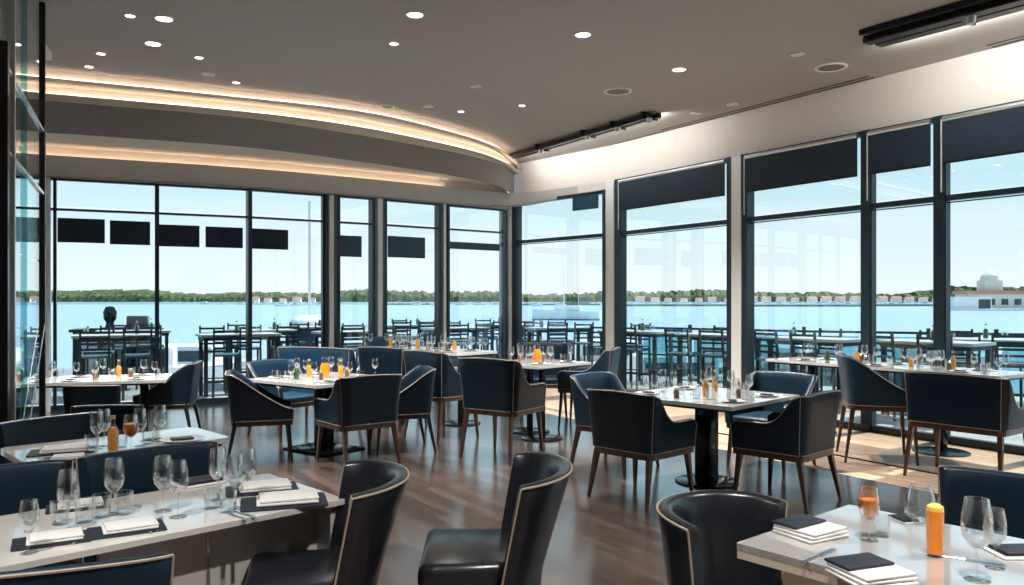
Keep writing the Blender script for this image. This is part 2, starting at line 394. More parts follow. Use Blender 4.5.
segs = [(10.40, 7.92), (7.66, 5.86), (5.78, 4.97), (4.89, 3.9), (3.82, 2.0), (1.92, .1), (.02, -1.8), (-1.88, -3.8), (-3.88, -5.9)]
for a0, a1 in segs: window(W(RW, a0), W(RW, a1), 3.6, 2.69)
ra = math.atan2(DV.y, DV.x)
trimpost(wa+Vector((0, 0, 0)), .22, .18, 3.6, ra, M['post']); trimpost(W(RW, 10.38), .16, .14, 3.6, ra, M['frame']); trimpost(wa+dd*.14, .08, .16, 3.46, ra, M['frame'])
trimpost(W(RW, 7.79), .17, .2, 3.6, ra, M['post']); trimpost(W(RW, 7.92), .12, .16, 3.6, ra, M['frame']); trimpost(W(RW, 7.66), .10, .16, 3.6, ra, M['frame'])
for x in (5.82, 4.93, 3.86, 1.96, .06, -1.84, -3.84): trimpost(W(RW, x), .12, .14, 3.6, ra, M['frame'])
# roller blinds
blab = ['navy roller blind in the widest window beside the first white column', 'navy roller blind in the window right of the second white column',
        'narrow navy roller blind between two dark mullions', 'navy roller blind at the right edge of the view']
for i, (a0, a1) in enumerate([(10.30, 7.99), (7.62, 5.90), (5.75, 5.0), (4.86, 3.94)]):
    t = tag(empty('roller_blind', W(RW-.10, (a0+a1)/2), ra), blab[i], 'blind', 'roller blinds along the right glass wall')
    L = a0-a1
    MB().box((0, 0, 3.30), (L, .006, .46)).build('fabric', M['blind'], t, smooth=0)
    MB().tube([(-L/2, 0, 3.545), (L/2, 0, 3.545)], .028, 12).build('roller_tube', M['silver'], t)
    MB().box((0, 0, 3.065), (L, .014, .022), 0, .003, 1).build('bottom_bar', M['black'], t, smooth=0)
    MB().box((L/2+.02, 0, 3.15), (.012, .012, .8), 0, .002, 1).build('side_cord', M['inner'], t, smooth=0)
t = tag(empty('roller_blind', (wa+dd*.55)-Vector((.08, .06, 0)), math.atan2(dd.y, dd.x)), 'short navy roller blind left of the first white column', 'blind', 'roller blinds along the right glass wall')
MB().box((0, 0, 3.30), (.62, .006, .30)).build('fabric', M['blindrefl'], t, smooth=0)
MB().tube([(-.31, 0, 3.43), (.31, 0, 3.43)], .022, 12).build('roller_tube', M['black'], t)
# dark panels on the left glazing, painting in the reflection of blinds
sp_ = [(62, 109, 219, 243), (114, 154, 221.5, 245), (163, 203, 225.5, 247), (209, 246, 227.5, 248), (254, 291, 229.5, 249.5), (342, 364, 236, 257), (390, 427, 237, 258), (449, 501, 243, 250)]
names = ['leftmost', 'second from left', 'third from left', 'fourth from left', 'fifth from left, right of the mullion', 'sixth from left, behind the paired mullions', 'seventh from left, near the white slim post', 'long thin one nearest the room corner']
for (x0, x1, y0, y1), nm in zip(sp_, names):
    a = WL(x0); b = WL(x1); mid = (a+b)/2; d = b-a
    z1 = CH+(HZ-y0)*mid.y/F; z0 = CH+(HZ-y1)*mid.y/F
    o = MB().box((0, 0, (z1-z0)/2), (d.length, .02, z1-z0), 0, .003, 1).build('blind_reflection', M['blind' if x1 < 300 else 'blindrefl'], smooth=0)
    put(o, (mid.x-.03, mid.y-.06, z0), math.atan2(d.y, d.x)); tag(o, 'dark blue panel painted in for a blind reflection on the left glazing, '+nm, 'painted reflection', 'dark panels painted in for reflections on the left glazing')

# ------------------------------------------------------------------ glass partition at the left
PN = Vector((-3.30, 5.2, 0)); PF = Vector((-4.13, 7.05, 0))
pd = (PF-PN).normalized(); pa = math.atan2(pd.y, pd.x)
t = tag(empty('glass_partition', PN, pa), 'tall tinted glass partition with dark posts at the left edge', 'partition')
PLn = (PF-PN).length
MB().box((PLn, 0, 2.09), (.05, .06, 4.18), 0, .004, 1).build('post', M['black'], t, smooth=0)
MB().box((0, 0, 1.62), (.07, .07, 3.24), 0, .004, 1).build('post', M['black'], t, smooth=0)
zz = [.05, .95, 1.9, 2.55, 3.1, 4.15]
for z0, z1 in zip(zz, zz[1:]):
    MB().box((PLn/2, 0, (z0+z1)/2), (PLn-.08, .012, z1-z0-.012), 0).build('glass_pane', M['part'], t, smooth=0)
MB().box((PLn*.45, -.01, 2.1), (.03, .035, 4.15), 0, .002, 1).build('glass_fin', M['railglass'], t, smooth=0)
MB().box((PLn*.14, -.01, 2.1), (.04, .05, 4.15), 0, .002, 1).build('edge_profile', M['silver'], t, smooth=0)
for z in (2.55, 3.1): MB().bar((.05, -.012, z), (PLn, -.012, z-.05), .02, .022).build('glazing_bar', M['silver'], t, smooth=0)
MB().bar((PLn*.3, -.03, .3), (PLn*.98, -.03, 1.35), .008, .012).build('push_bar', M['teak'], t, smooth=0)
pc = resample(catmull([(-5.05, 8.5), (-4.75, 7.7), (-4.4, 7.0), (-4.0, 6.3), (-3.4, 5.5)]), 20)
st(MB().strip(pc, off(pc, .16), 4.12, 4.12, .08).build('trim_light_band', M['white']))  # pale slab standing in for a bright band of cove light
# ------------------------------------------------------------------ ceiling fittings
def cpt(x, y): return P(x, y, ZC) if False else Vector(((x-512)/F*(ZC-CH)*F/(HZ-y), (ZC-CH)*F/(HZ-y), ZC))
def down(r, lit):
    def f():
        t = empty('downlight'); tag(t, 'x', 'ceiling light')
        MB().lathe([(r*.82, -.001), (r*.86, -.012), (r, -.010), (r*1.02, 0)], 24, cap=False).build('trim_ring', M['inner'], t)
        MB().lathe([(0, -.006), (r*.84, -.005)], 24, cap=False).build('lens', M['lamp' if lit else 'lampoff'], t)
        return t
    return Kit(f)
dl = down(.085, True); dsm = down(.05, True); doff = down(.075, False)
LAMP_W = 270
def lampat(p, wgt=LAMP_W):
    l = bpy.data.lights.new('downlight_bulb', 'SPOT'); l.energy = wgt; l.color = (1, .96, .90); l.spot_size = R(110); l.spot_blend = .8; l.shadow_soft_size = .06
    return l
LITS = [((415, 14), dl, 'lit round downlight at the top middle of the ceiling'), ((583, 34), dl, 'lit round downlight right of the top middle one'), ((679, 69), dl, 'lit round downlight nearest the right glass wall'),
        ((153, 43), dl, 'lit round downlight at the upper left, lower of the close pair'), ((164, 18), dl, 'lit round downlight at the upper left, upper of the close pair'), ((522, 105), dsm, 'small lit downlight left of the round speaker'),
        ((461, 111), dsm, 'small lit downlight above the end of the curved coves'), ((101, 53), dsm, 'small lit downlight left of the close pair'), ((89, 66), dsm, 'small lit downlight nearest the left end of the coves'), ((199, 57), dsm, 'small lit downlight just above the coves at left'), ((236, 82), dsm, 'small lit downlight touching the upper cove glow'), ((394, 43), dsm, 'tiny lit downlight below the top middle downlight'), ((130, 15), dsm, 'tiny lit fitting left of the close pair, near the top')]
for (x, y), k, lb in LITS:
    o = put(k(), cpt(x, y)-Vector((0, 0, .001)), 0, lb, 'lit downlights in the taupe ceiling')
    lo = bpy.data.objects.new('bulb_light', lampat(0, LAMP_W if k is dl else LAMP_W*.3)); COL.objects.link(lo); lo.parent = o; lo.location = (0, 0, -.03)
for x, y, z in [(-2, 1.5, 0), (1, 1.5, 0), (3.5, 3, 0), (-2, -1.5, 0), (1, -1.5, 0), (4, -1, 0), (5.5, 1.5, 0)]:  # unseen fill lamps, added out of view to brighten the room
    o = put(dl(), (x, y, ZC-.001), 0, 'added fill downlight in the ceiling behind the viewer', 'added fill downlights out of view')
    lo = bpy.data.objects.new('bulb_light', lampat(0)); COL.objects.link(lo); lo.parent = o; lo.location = (0, 0, -.03)
for (x, y), lb in [((476, 86), 'unlit round fitting above the small cove-end light'), ((798, 54), 'unlit pale fitting left of the right speaker'), ((732, 104), 'unlit pale disc close to the slot line'), ((696, 113), 'unlit pale disc below the end of the black track'), ((428, 106), 'unlit oval fitting next to the dark vent disc'), ((208, 74), 'faint unlit disc above the coves at left')]:
    put(doff(), cpt(x, y)-Vector((0, 0, .001)), 0, lb, 'unlit ceiling fittings')
def spk():
    t = empty('ceiling_speaker'); tag(t, 'x', 'speaker')
    MB().lathe([(.14, -.002), (.15, -.014), (.175, -.010), (.18, 0)], 28, cap=False).build('rim', M['inner'], t)
    MB().lathe([(0, -.008), (.145, -.006)], 28, cap=False).build('grille', M['grille'], t)
    return t
sk = Kit(spk)
put(sk(), cpt(618, 91)-Vector((0, 0, .001)), 0, 'round grey ceiling speaker above the black track', 'round ceiling speakers')
put(sk(), cpt(831, 67)-Vector((0, 0, .001)), 0, 'round grey ceiling speaker at right below the long black fixture', 'round ceiling speakers')
o = put(sk(), cpt(387, 106)-Vector((0, 0, .001)), 0, 'small dark vent disc touching the cove glow', 'round ceiling speakers'); o.scale = (.6, .6, 1)
# black linear tracks
def track(name, a, b, label, gap, wd, heads, pw=5.5):
    mid = (a+b)/2; d = b-a; t = tag(empty(name, (mid.x, mid.y, ZC), math.atan2(d.y, d.x)), label, 'ceiling light'); L = d.length
    MB().box((0, gap/2, -.05), (L, wd, .07), 0, .006, 1).build('rail', M['black'], t, smooth=0)
    MB().box((0, -gap/2, -.07), (L, wd, .07), 0, .006, 1).build('rail', M['black'], t, smooth=0)
    MB().box((0, 0, -.02), (L, gap*.4, .02), 0, .004, 1).build('light_strip', M['silver'], t, smooth=0)
    lo = bpy.data.objects.new('header_wash', bpy.data.lights.new('linear_lamp', 'AREA')); COL.objects.link(lo); lo.parent = t; lo.location = (0, gap/2+wd, -.08)  # area lamp added beside the rail to brighten the header wall
    lo.data.shape = 'RECTANGLE'; lo.data.size = L; lo.data.size_y = .05; lo.data.energy = pw*L; lo.data.color = (1, .95, .88); lo.rotation_euler = Vector((0, 1, .02)).to_track_quat('-Z', 'Y').to_euler()
    for k in heads:
        MB().box((L*k, 0, -.05), (.04, gap*1.7, .10), 0, .004, 1).build('bracket', M['black'], t, smooth=0)
        h = MB().lathe([(0, -.17), (.035, -.17), (.045, -.11), (.03, -.10), (0, -.10)], 12).build('spot_head', M['silver'], t); h.location = (L*k+.1, -gap/2, 0)
    return t
track('track_light', cpt(505, 156), cpt(655, 111), 'black twin-rail track light with small spot heads, middle of the ceiling', .17, .07, (-.2, .12, .3, .47))
a = cpt(872, 36); b = cpt(1024, -6); d = (b-a).normalized()
track('linear_fixture', a, a+d*4.0, 'long black twin linear fixture at the upper right of the ceiling', .22, .13, (-.28,), 10)
b = cpt(860, 30); t = tag(MB().bar(b-Vector((0, 0, .03)), b+d*3.2-Vector((0, 0, .03)), .04, .05).build('ceiling_rail', M['black'], smooth=0), 'thin black rail above the long twin linear fixture', 'rail')
for i, (a0, a1, lb) in enumerate([(10.4, 5.7, 'twin black air slot running along the top of the right header wall'), (4.35, 0, 'black air slot at the top right, past the gap in the header')]):
    t = tag(empty('slot_diffuser', W(8.72, 0, ZC)), lb, 'air vent', 'linear slot diffusers on the header wall')
    for k, oo in enumerate((.0, .10)):
        MB().bar(W(-.02-oo, a0-(k*1.2 if i == 0 else 0), -.004), W(-.02-oo, a1, -.004), .035, .006).build('slot', M['black'], t, smooth=0)

# ------------------------------------------------------------------ chairs
def upath(wd, dp, r, n=34, flare=.0):
    """U from front right, round the back, to front left (chair faces +Y)"""
    p = [Vector((wd/2-flare, dp/2)), Vector((wd/2, -dp/2+r))]
    for k in range(1, 8): a = -(pi/2)*k/7; p.append(Vector((wd/2-r+r*cos(a), -dp/2+r+r*sin(a))))
    q = [Vector((-v.x, v.y)) for v in p[::-1]]
    return resample(p+q, n)
def shell(p, top, zb, th, lean, mt, parent, name='backrest', levels=9, tilt=0):
    mb = MB(); n = len(p); nr = []
    for i in range(n):
        t = (p[min(i+1, n-1)]-p[max(i-1, 0)]).normalized(); nr.append(Vector((-t.y, t.x)))   # towards outside for this winding?
    c = Vector((0, .1))
    for i in range(n):
        if nr[i].dot(p[i]-c) < 0: nr[i] = -nr[i]
    rows = []; edge = []
    for i in range(n):
        H = top(p[i]); row = []
        def at(o, z):
            k = max(0, (z-zb)/.45)
            q = p[i]+nr[i]*(o+lean*k**1.3)
            return Vector((q.x, q.y-tilt*max(0, z-.45), z))
        hh = th/2
        for k in range(levels): row.append(at(0, zb+(H-hh*.6-zb)*k/(levels-1)))
        row.append(at(-th*.15, H-.004)); row.append(at(-th*.5, H)); row.append(at(-th*.85, H-.004))
        for k in range(levels-1, -1, -1): row.append(at(-th, zb+(H-hh*.6-zb)*k/(levels-1)))
        rows.append([mb.bm.verts.new(v) for v in row]); edge.append(at(.001, H-hh*.5))
    for A, B in zip(rows, rows[1:]):
        for k in range(len(A)): mb.bm.faces.new((A[k], A[(k+1) % len(A)], B[(k+1) % len(A)], B[k]))
    mb.bm.faces.new(rows[0][::-1]); mb.bm.faces.new(rows[-1])
    o = mb.build(name, mt, parent, smooth=50)
    ends = [[(r[k].x, r[k].y, r[k].z) for k in ()] for r in ()]
    return o, edge, nr
def chair(name, wd=.60, dp=.58, sh=.47, bh=.86, arm=.63, kind='arm', leather='leather', legm='wood', lean=.05, piping=True, r=.07, sag=.20, zb=None):
    def f():
        t = empty(name); tag(t, 'x', 'chair')
        z0 = zb if zb is not None else sh-.07
        yb = -dp/2
        if kind == 'arm':
            def top(q):
                u = min(max((q.y-(yb+.05))/(.26*dp/.58), 0), 1)
                h = arm+(bh-arm)*(1-u)**2
                if abs(q.x) < wd/2-r-.001: h = bh+.012*(1-(2*q.x/wd)**2)
                if q.y > dp/2-.05: h -= .03*((q.y-dp/2+.05)/.05)**2
                return h
        elif kind == 'slope':
            def top(q):
                u = min(max((q.y-(yb+.04))/(dp-.06), 0), 1)
                h = (sh+.05)+(bh-sh-.05)*(1-u)**1.25
                if abs(q.x) < wd/2-r-.001: h = bh
                return h
        elif kind == 'low':
            def top(q):
                u = min(max((q.y-(yb+.06))/(dp-.08), 0), 1); return bh-(bh-arm)*u**1.4
        else:
            def top(q):
                u = min(max((q.y-yb)/max(sag, .1), 0), 1); return bh-.02*u**2
        if kind == 'barrel':
            p = resample([Vector((wd/2*cos(a), yb+sag*(1+sin(a)))) for a in [(-pi)*k/60 for k in range(61)]], 34)
            th = .055 if sag > .1 else .045
        else: p = upath(wd, dp, r, 44); th = .05
        tilt = .17 if kind == 'barrel' and sag > .1 and wd > .5 else 0
        o, edge, nr = shell(p, top, z0, th, lean, M[leather], t, tilt=tilt)
        if piping:
            pp = MB().tube([e_+Vector((0, 0, .004)) for e_ in edge], .0045, 5)
            n = len(p)
            for i in (0, n-1):
                H = top(p[i]); pp.tube([(p[i].x+nr[i].x*(.002+lean*max(0, (z-z0)/.45)**1.3), p[i].y+nr[i].y*(.002+lean*max(0, (z-z0)/.45)**1.3)+.002-tilt*max(0, z-.45), z) for z in [z0+(H-z0-.01)*k/12 for k in range(13)]], .004, 5)
            if kind in ('arm', 'low'):
                for sx in (-1, 1):
                    i = min(range(n), key=lambda j: (p[j]-Vector((sx*(wd/2-r*.3), yb+r*.3))).length)
                    H = top(p[i]); pp.tube([(p[i].x+nr[i].x*(.001+lean*max(0, (z-z0)/.45)**1.3), p[i].y+nr[i].y*(.001+lean*max(0, (z-z0)/.45)**1.3), z) for z in [z0+(H-z0-.01)*k/6 for k in range(7)]], .0035, 5)
            pp.build('piping', M['piping'], t)
        # cushion: pillow topped
        cw = wd-.10 if kind != 'barrel' else wd-.02; 
        mb = MB(); 
        if kind == 'barrel':
            mb.box((0, .06, sh-.055), (cw, dp-.06, .11), 0, .035, 3)
            for v in mb.bm.verts:
                if v.co.y < -.02: v.co.x *= 1-.22*min(1, (-.02-v.co.y)/.2)
                if v.co.z > sh-.03: v.co.z += .012*(1-(v.co.x/(cw/2))**2)
        else:
            mb.box((0, .025, sh-.03), (cw, dp-.06, .08), 0, .025, 3)
        mb.build('seat', M[leather], t, smooth=60)
        if kind == 'barrel':
            b = MB().box((0, .055, sh-.145), (cw-.02, dp-.09, .09), 0, .012, 2)
            for v in b.bm.verts:
                if v.co.y < -.02: v.co.x *= 1-.22*min(1, (-.02-v.co.y)/.2)
            b.build('seat_base', M[leather], t, smooth=40)
            zt = sh-.18
        else:
            pf = [Vector((v.x*.985, v.y*.985)) for v in upath(wd, dp, r, 30)]
            MB().prism([(v.x, v.y) for v in pf], z0-.045, z0+.005).build('seat_frame', M[legm], t, smooth=40)
            MB().tube([(v.x*1.012, v.y*1.012, z0+.004) for v in pf]+[(pf[0].x, pf[0].y, z0+.004)], .0045, 5).build('frame_beading', M['piping'], t)
            zt = z0-.02
        for sx in (-1, 1):
            for sy in (-1, 1):
                a = (sx*(wd/2-.045), sy*(dp/2-.045)+(0.03 if kind == 'barrel' and sy < 0 else 0), zt); b = (sx*(wd/2-.015), sy*(dp/2+(.03 if sy < 0 else -.01)), 0)
                MB().taper(b, a, .015, .030).build('leg', M[legm], t, smooth=30)
        return t
    return Kit(f)
K_arm = chair('dining_armchair')
K_armt = chair('dining_armchair', leather='teal')
K_wing = chair('dining_armchair', kind='slope', legm='wdark', r=.09)
K_barrel2 = chair('barrel_chair', wd=.46, dp=.50, sh=.47, bh=.83, kind='barrel', leather='leatherb', legm='wdark', lean=.045, zb=.20, sag=.22)
K_barrel = chair('barrel_chair', wd=.58, dp=.46, sh=.52, bh=.87, kind='barrel', leather='leatherb', legm='wdark', lean=.045, zb=.20, sag=.16)
K_barrel3 = chair('barrel_chair', wd=.53, dp=.46, sh=.50, bh=.87, kind='barrel', leather='leatherb', legm='wdark', lean=.045, zb=.20, sag=.17)
K_tall = chair('bar_armchair', wd=.62, dp=.58, sh=.56, bh=1.0, arm=.74, kind='arm')
K_tallw = chair('bar_armchair', wd=.60, dp=.62, sh=.62, bh=1.03, kind='slope', legm='wood', leather='teal', r=.16)
K_tallb = chair('bar_armchair', wd=.70, dp=.62, sh=.56, bh=.98, arm=.72, kind='arm', leather='teal')
K_wide = chair('wide_dining_chair', wd=.82, dp=.58, sh=.56, bh=.93, arm=.66, kind='arm', r=.05, lean=.03)
K_bench = chair('wide_dining_chair', wd=.96, dp=.6, sh=.55, bh=1.0, arm=.70, kind='arm', leather='teal', r=.05, lean=.03)
K_plain = chair('dining_chair', wd=.58, dp=.54, sh=.46, bh=.86, arm=.52, kind='low', r=.10, legm='wdark')
K_narrow = chair('dining_chair', wd=.47, dp=.50, sh=.45, bh=.80, kind='barrel', leather='leather', legm='wdark', lean=.02, zb=.36, sag=.04)
K_flat = chair('dining_chair', wd=.61, dp=.52, sh=.47, bh=.845, kind='barrel', leather='leather', legm='wdark', lean=.03, zb=.36, sag=.05)
K_curve = chair('dining_chair', wd=.66, dp=.54, sh=.46, bh=.87, arm=.60, kind='low', r=.20, leather='leatherb', legm='wdark')
def face(dx, dy): return math.atan2(dy, dx)-pi/2
def C(k, x, y, dx, dy, label, group, s=None): return put(k(), (x, y, 0), face(dx, dy), label, group, s)
g5 = 'armchairs at the square centre table'; g4 = 'armchairs at the square table left of centre'; g6 = 'chairs at the raised tables by the corner'; g3 = 'chairs at the far left table'; g2 = 'chairs at the small left table'; g1 = 'chairs at the white foreground table'; g8 = 'tall chairs at the right window table'; g9 = 'chairs at the right foreground table'
C(K_arm, 1.04, 6.42, .72, .69, 'black leather armchair with its back to us, left front of the centre table', g5)
C(K_arm, 2.16, 6.36, -.70, .72, 'black leather armchair turned left at the right front of the centre table', g5)
C(K_armt, .98, 7.55, .75, -.66, 'blue-black armchair behind the centre table, left of the amber bottle', g5)
C(K_armt, 2.45, 7.62, -.72, -.69, 'dark blue armchair behind the centre table, beside the second white column', g5)
C(K_wing, -2.50, 8.02, .93, .30, 'dark side-on armchair with sloping arm at the left of the square table', g4)
C(K_arm, -1.50, 7.78, -.62, .78, 'black armchair with its back to us at the near side of the left-centre table', g4)
C(K_wing, -1.18, 8.45, -.88, -.28, 'black armchair facing left, right of the left-centre table', g4)
C(K_armt, -2.62, 9.30, .8, -.6, 'low dark blue armchair behind the left corner of the left-centre table', g4)
C(K_bench, -2.30, 9.95, .30, .94, 'wide dark blue upholstered chair behind the left-centre table', g6)
C(K_tall, -1.47, 10.0, .45, .89, 'dark tall armchair against the near side of the long raised table', g6)
C(K_tall, -.80, 9.22, .69, .72, 'brown-legged tall chair tucked under the near corner of the long raised table', g6)
C(K_tall, -.09, 8.08, .55, .83, 'tall black armchair with its back to us before the raised square table', g6)
C(K_tallb, .95, 10.0, -.95, .28, 'blue tall armchair facing left at the right of the raised square table', g6)
C(K_tall, .42, 10.55, -.05, -1, 'tall armchair behind the raised square table, facing us', g6)
C(K_tallw, -1.75, 11.75, .6, -.8, 'blue tall chair beyond the long raised table', g6)
C(K_wing, -3.95, 9.2, -.95, -.2, 'black armchair with sweeping arm at the right of the far left table', g3)
C(K_narrow, -3.83, 7.5, -.1, 1, 'low-backed dark chair at the near side of the far left table', g3)
C(K_narrow, -2.93, 5.66, .15, -1, 'dark chair behind the small left table, its flat back rising above the bottle', g2)
C(K_flat, -2.66, 4.84, .69, -.5, 'black chair at the left of the small table, beside the glass partition', g2)
C(K_flat, -1.60, 3.74, .69, -.74, 'black wide-backed chair behind the foreground table, right one of two', g1)
C(K_flat, -2.10, 3.27, .66, -.76, 'black wide-backed chair behind the foreground table, left one of two', g1)
C(K_flat, -1.36, 2.40, -.35, .94, 'black chair at the bottom left corner with its back to us', g1)
C(K_barrel3, -.79, 3.21, -.97, -.24, 'glossy black barrel chair at the right end of the white foreground table', g1)
C(K_barrel, -.12, 3.42, -.99, -.03, 'glossy black barrel chair standing alone in the middle foreground', 'barrel chairs in the foreground')
C(K_barrel2, .83, 2.82, .64, -.77, 'glossy black barrel chair with its hollow towards the right foreground table', g9)
C(K_flat, 1.93, 3.12, -.72, -.69, 'dark chair behind the glasses at the right foreground table', g9)
C(K_tallw, 3.62, 7.95, .97, -.25, 'tall dark blue chair side-on at the left end of the window table', g8)
C(K_wide, 4.0, 7.05, .80, .60, 'wide black leather chair with its back to us at the right window table', g8)
C(K_tall, 4.85, 6.35, .80, .60, 'tall dark chair cut by the right edge of the view at the window table', g8)

# ------------------------------------------------------------------ tables
def rrect(wd, dp, r, n=5):
    o = []
    for sx, sy, a0 in ((1, 1, 0), (-1, 1, pi/2), (-1, -1, pi), (1, -1, 3*pi/2)):
        for k in range(n+1): a = a0+pi/2*k/n; o.append((sx*(wd/2-r)+r*cos(a), sy*(dp/2-r)+r*sin(a)))
    return o
def table(x, y, ang, wd, dp, h, label, group=None, m='marble', peds=((0, 0),), r=.012, col=.075, base=.27, th=.03, em=None, rnd=True):
    t = tag(empty('dining_table', (x, y, 0), ang), label, 'table', group)
    mb = MB().prism(rrect(wd, dp, r), h-th, h)
    mb.build('tabletop', M[m], t, smooth=30)
    MB().prism(rrect(wd-.05, dp-.05, r), h-th-.02, h-th).build('underframe', M['black'], t, smooth=30)
    for px, py in peds:
        MB().box((px, py, (h-th)/2), (col*2, col*2, h-th-.02), 0, .01, 2).build('pedestal', M['blackm'], t, smooth=30)
        if rnd: MB().lathe([(base, 0), (base, .010), (base*.93, .018), (0, .020)], 36, (px, py, 0)).build('base_plate', M['blackm'], t)
        else: MB().box((px, py, .009), (base*1.6, base*2, .018), 0, .006, 2).build('base_plate', M['blackm'], t, smooth=30)
    return t
A5 = R(45)
u1 = Vector((.72, .69)).normalized(); v1 = Vector((.69, -.72)).normalized()
N1 = Vector((-.72, 3.49)); Z1 = .70
T1L, T1W = 2.1, .72
c1 = N1-u1*T1L/2-v1*T1W/2
t1 = tag(empty('dining_table', (c1.x, c1.y, 0), math.atan2(u1.y, u1.x)), 'long white lacquered table in the left foreground with a solid front panel', 'table')
MB().prism(rrect(T1L, T1W, .015), .678, .70).build('tabletop', M['lacq'], t1, smooth=30)
MB().box((T1L/2-.48, -T1W/2+.16, .3325), (.95, .03, .665), 0, .003, 1).build('front_panel', M['panel'], t1, smooth=0)
MB().box((T1L/2-.55, -T1W/2+.143, .3325), (.014, .008, .66), 0, .001, 1).build('metal_inlay', M['brass'], t1, smooth=0)
MB().box((T1L/2-.045, .0, .3325), (.03, T1W-.06, .665), 0, .003, 1).build('end_panel', M['panel'], t1, smooth=0)
MB().box((-T1L/2+.1, .0, .3325), (.05, T1W-.1, .665), 0, .003, 1).build('end_panel', M['panel'], t1, smooth=0)
a2 = math.atan2(u1.y, u1.x)
table(-2.25, 4.60, a2, 1.08, .56, .75, 'small white table second from the front at the left, with an amber bottle', r=.06)
table(-4.25, 8.45, R(18), 1.2, .8, .75, 'white table at the far left, near the glass wall', peds=((-.35, 0), (.35, 0)), col=.04)
table(-1.98, 8.46, R(53), 1.10, 1.12, .75, 'square marble table left of centre with an orange carafe', peds=((0, 0),), rnd=False, base=.34)
table(1.68, 6.93, A5, 1.14, 1.14, .75, 'square marble table in the centre right on one black column')
table(.27, 9.35, A5, .92, .92, .85, 'raised square marble table in front of the room corner', peds=((-.12, -.22), (.14, .22)), col=.03, base=.24)
c7 = Vector((-.68, 9.75))+Vector((-.72, .69))*1.0+Vector((.69, .72))*.36
table(c7.x, c7.y, math.atan2(.69, -.72), 2.0, .72, .92, 'long raised marble table along the far glazing', peds=((-.7, 0), (.5, 0)), col=.035, base=.25)
p8 = W(8.18, 5.2)
table(p8.x, p8.y, ra, 2.7, .72, .86, 'long marble table beside the right glass wall', peds=((.95, 0), (-.6, 0)), col=.045)
L9 = Vector((.75, 2.69)); p9 = Vector((.76, .65)).normalized(); q9 = Vector((.65, -.76)).normalized()
T9P, T9Q = .78, 1.7
c9 = L9+p9*T9P/2+q9*T9Q/2
t9 = tag(empty('dining_table', (c9.x, c9.y, 0), math.atan2(p9.y, p9.x)), 'polished pale table in the right foreground with tall orange juice', 'table')
MB().prism(rrect(T9P, T9Q, .006), .728, .75).build('tabletop', M['mirror'], t9, smooth=30)
MB().prism(rrect(T9P-.002, T9Q-.002, .006), .70, .727).build('timber_edge', M['edge'], t9, smooth=30)
MB().box((0, 0, .35), (.16, .16, .70), 0, .01, 2).build('pedestal', M['blackm'], t9, smooth=30)
MB().lathe([(.26, 0), (.26, .010), (.24, .018), (0, .020)], 36).build('base_plate', M['blackm'], t9)

# ------------------------------------------------------------------ tableware
def wine(orange=False, n=20, h=.225):
    def f():
        t = empty('wine_glass'); tag(t, 'x', 'glass'); k = h/.225
        MB().lathe([(.004, .085*k), (.016, .09*k), (.034, .115*k), (.041, .145*k), (.038, .185*k), (.031, .225*k), (.0295, .225*k), (.0365, .185*k), (.0395, .145*k), (.033, .117*k), (.015, .093*k), (0, .091*k)], n, cap=False).build('bowl', M['stem'], t, smooth=60)
        MB().lathe([(.006, .003), (.0035, .012), (.003, .05*k), (.004, .087*k)], 8).build('stem', M['stem'], t, smooth=60)
        MB().lathe([(.034, 0), (.034, .0015), (.012, .004), (0, .005)], n).build('foot', M['stem'], t, smooth=60)
        if orange: MB().lathe([(0, .094*k), (.015, .097*k), (.031, .119*k), (.0375, .145*k), (.0365, .172*k), (0, .172*k)], n).build('orange_drink', M['juice'], t, smooth=60)
        else: MB().lathe([(0, .094*k), (.014, .0965*k), (.030, .118*k), (.0365, .132*k), (0, .132*k)], n).build('ice_water', M['clear'], t, smooth=60)
        return t
    return Kit(f)
def single(name, cat, prof, m, n=14, smooth=60):
    def f():
        o = MB().lathe(prof, n, cap=False).build(name, M[m], smooth=smooth); tag(o, 'x', cat); return o
    return Kit(f)
K_wine = wine(); K_wineo = wine(True, h=.20)
K_wines = single('wine_glass', 'glass', [(0, 0), (.034, .001), (.005, .006), (.0035, .085), (.034, .115), (.041, .145), (.031, .215), (.029, .215), (.038, .145), (.031, .118), (0, .094)], 'stem', 12)
K_tum = single('tumbler', 'glass', [(0, 0), (.030, 0), (.036, .09), (.034, .09), (.028, .012), (0, .012)], 'stem', 18)
K_big = single('stemless_glass', 'glass', [(0, 0), (.045, .002), (.058, .03), (.052, .09), (.036, .135), (.034, .135), (.050, .09), (.055, .032), (0, .008)], 'stem', 20)
def bottle(m, nm='bottle', h=.19):
    def f():
        t = empty(nm); tag(t, 'x', 'bottle'); k = h/.19
        MB().lathe([(0, .004), (.026, .004), (.027, .09*k), (.022, .11*k), (.011, .13*k), (0, .13*k)], 14).build('contents', M[m], t)
        MB().lathe([(0, 0), (.029, 0), (.031, .095*k), (.025, .118*k), (.012, .145*k), (.012, .17*k), (.015, .172*k), (.015, .178*k), (0, .178*k)], 14).build('glass_body', M['clear'], t)
        MB().lathe([(0, .172*k), (.011, .172*k), (.013, .192*k), (0, .192*k)], 10).build('stopper', M['cork'], t)
        return t
    return Kit(f)
K_bot = bottle('amber'); K_green = bottle('green', h=.17)
def carafe():
    t = empty('carafe'); tag(t, 'x', 'carafe')
    MB().lathe([(0, .004), (.045, .004), (.055, .05), (.050, .10), (.030, .15), (0, .15)], 18).build('orange_drink', M['juice'], t)
    MB().lathe([(0, 0), (.048, 0), (.058, .05), (.053, .105), (.030, .165), (.030, .20), (.036, .215)], 18, cap=False).build('glass_body', M['clear'], t)
    MB().tube([(.05, 0, .10), (.085, 0, .12), (.085, 0, .17), (.035, 0, .20)], .005).build('handle', M['clear'], t)
    return t
K_car = Kit(carafe)
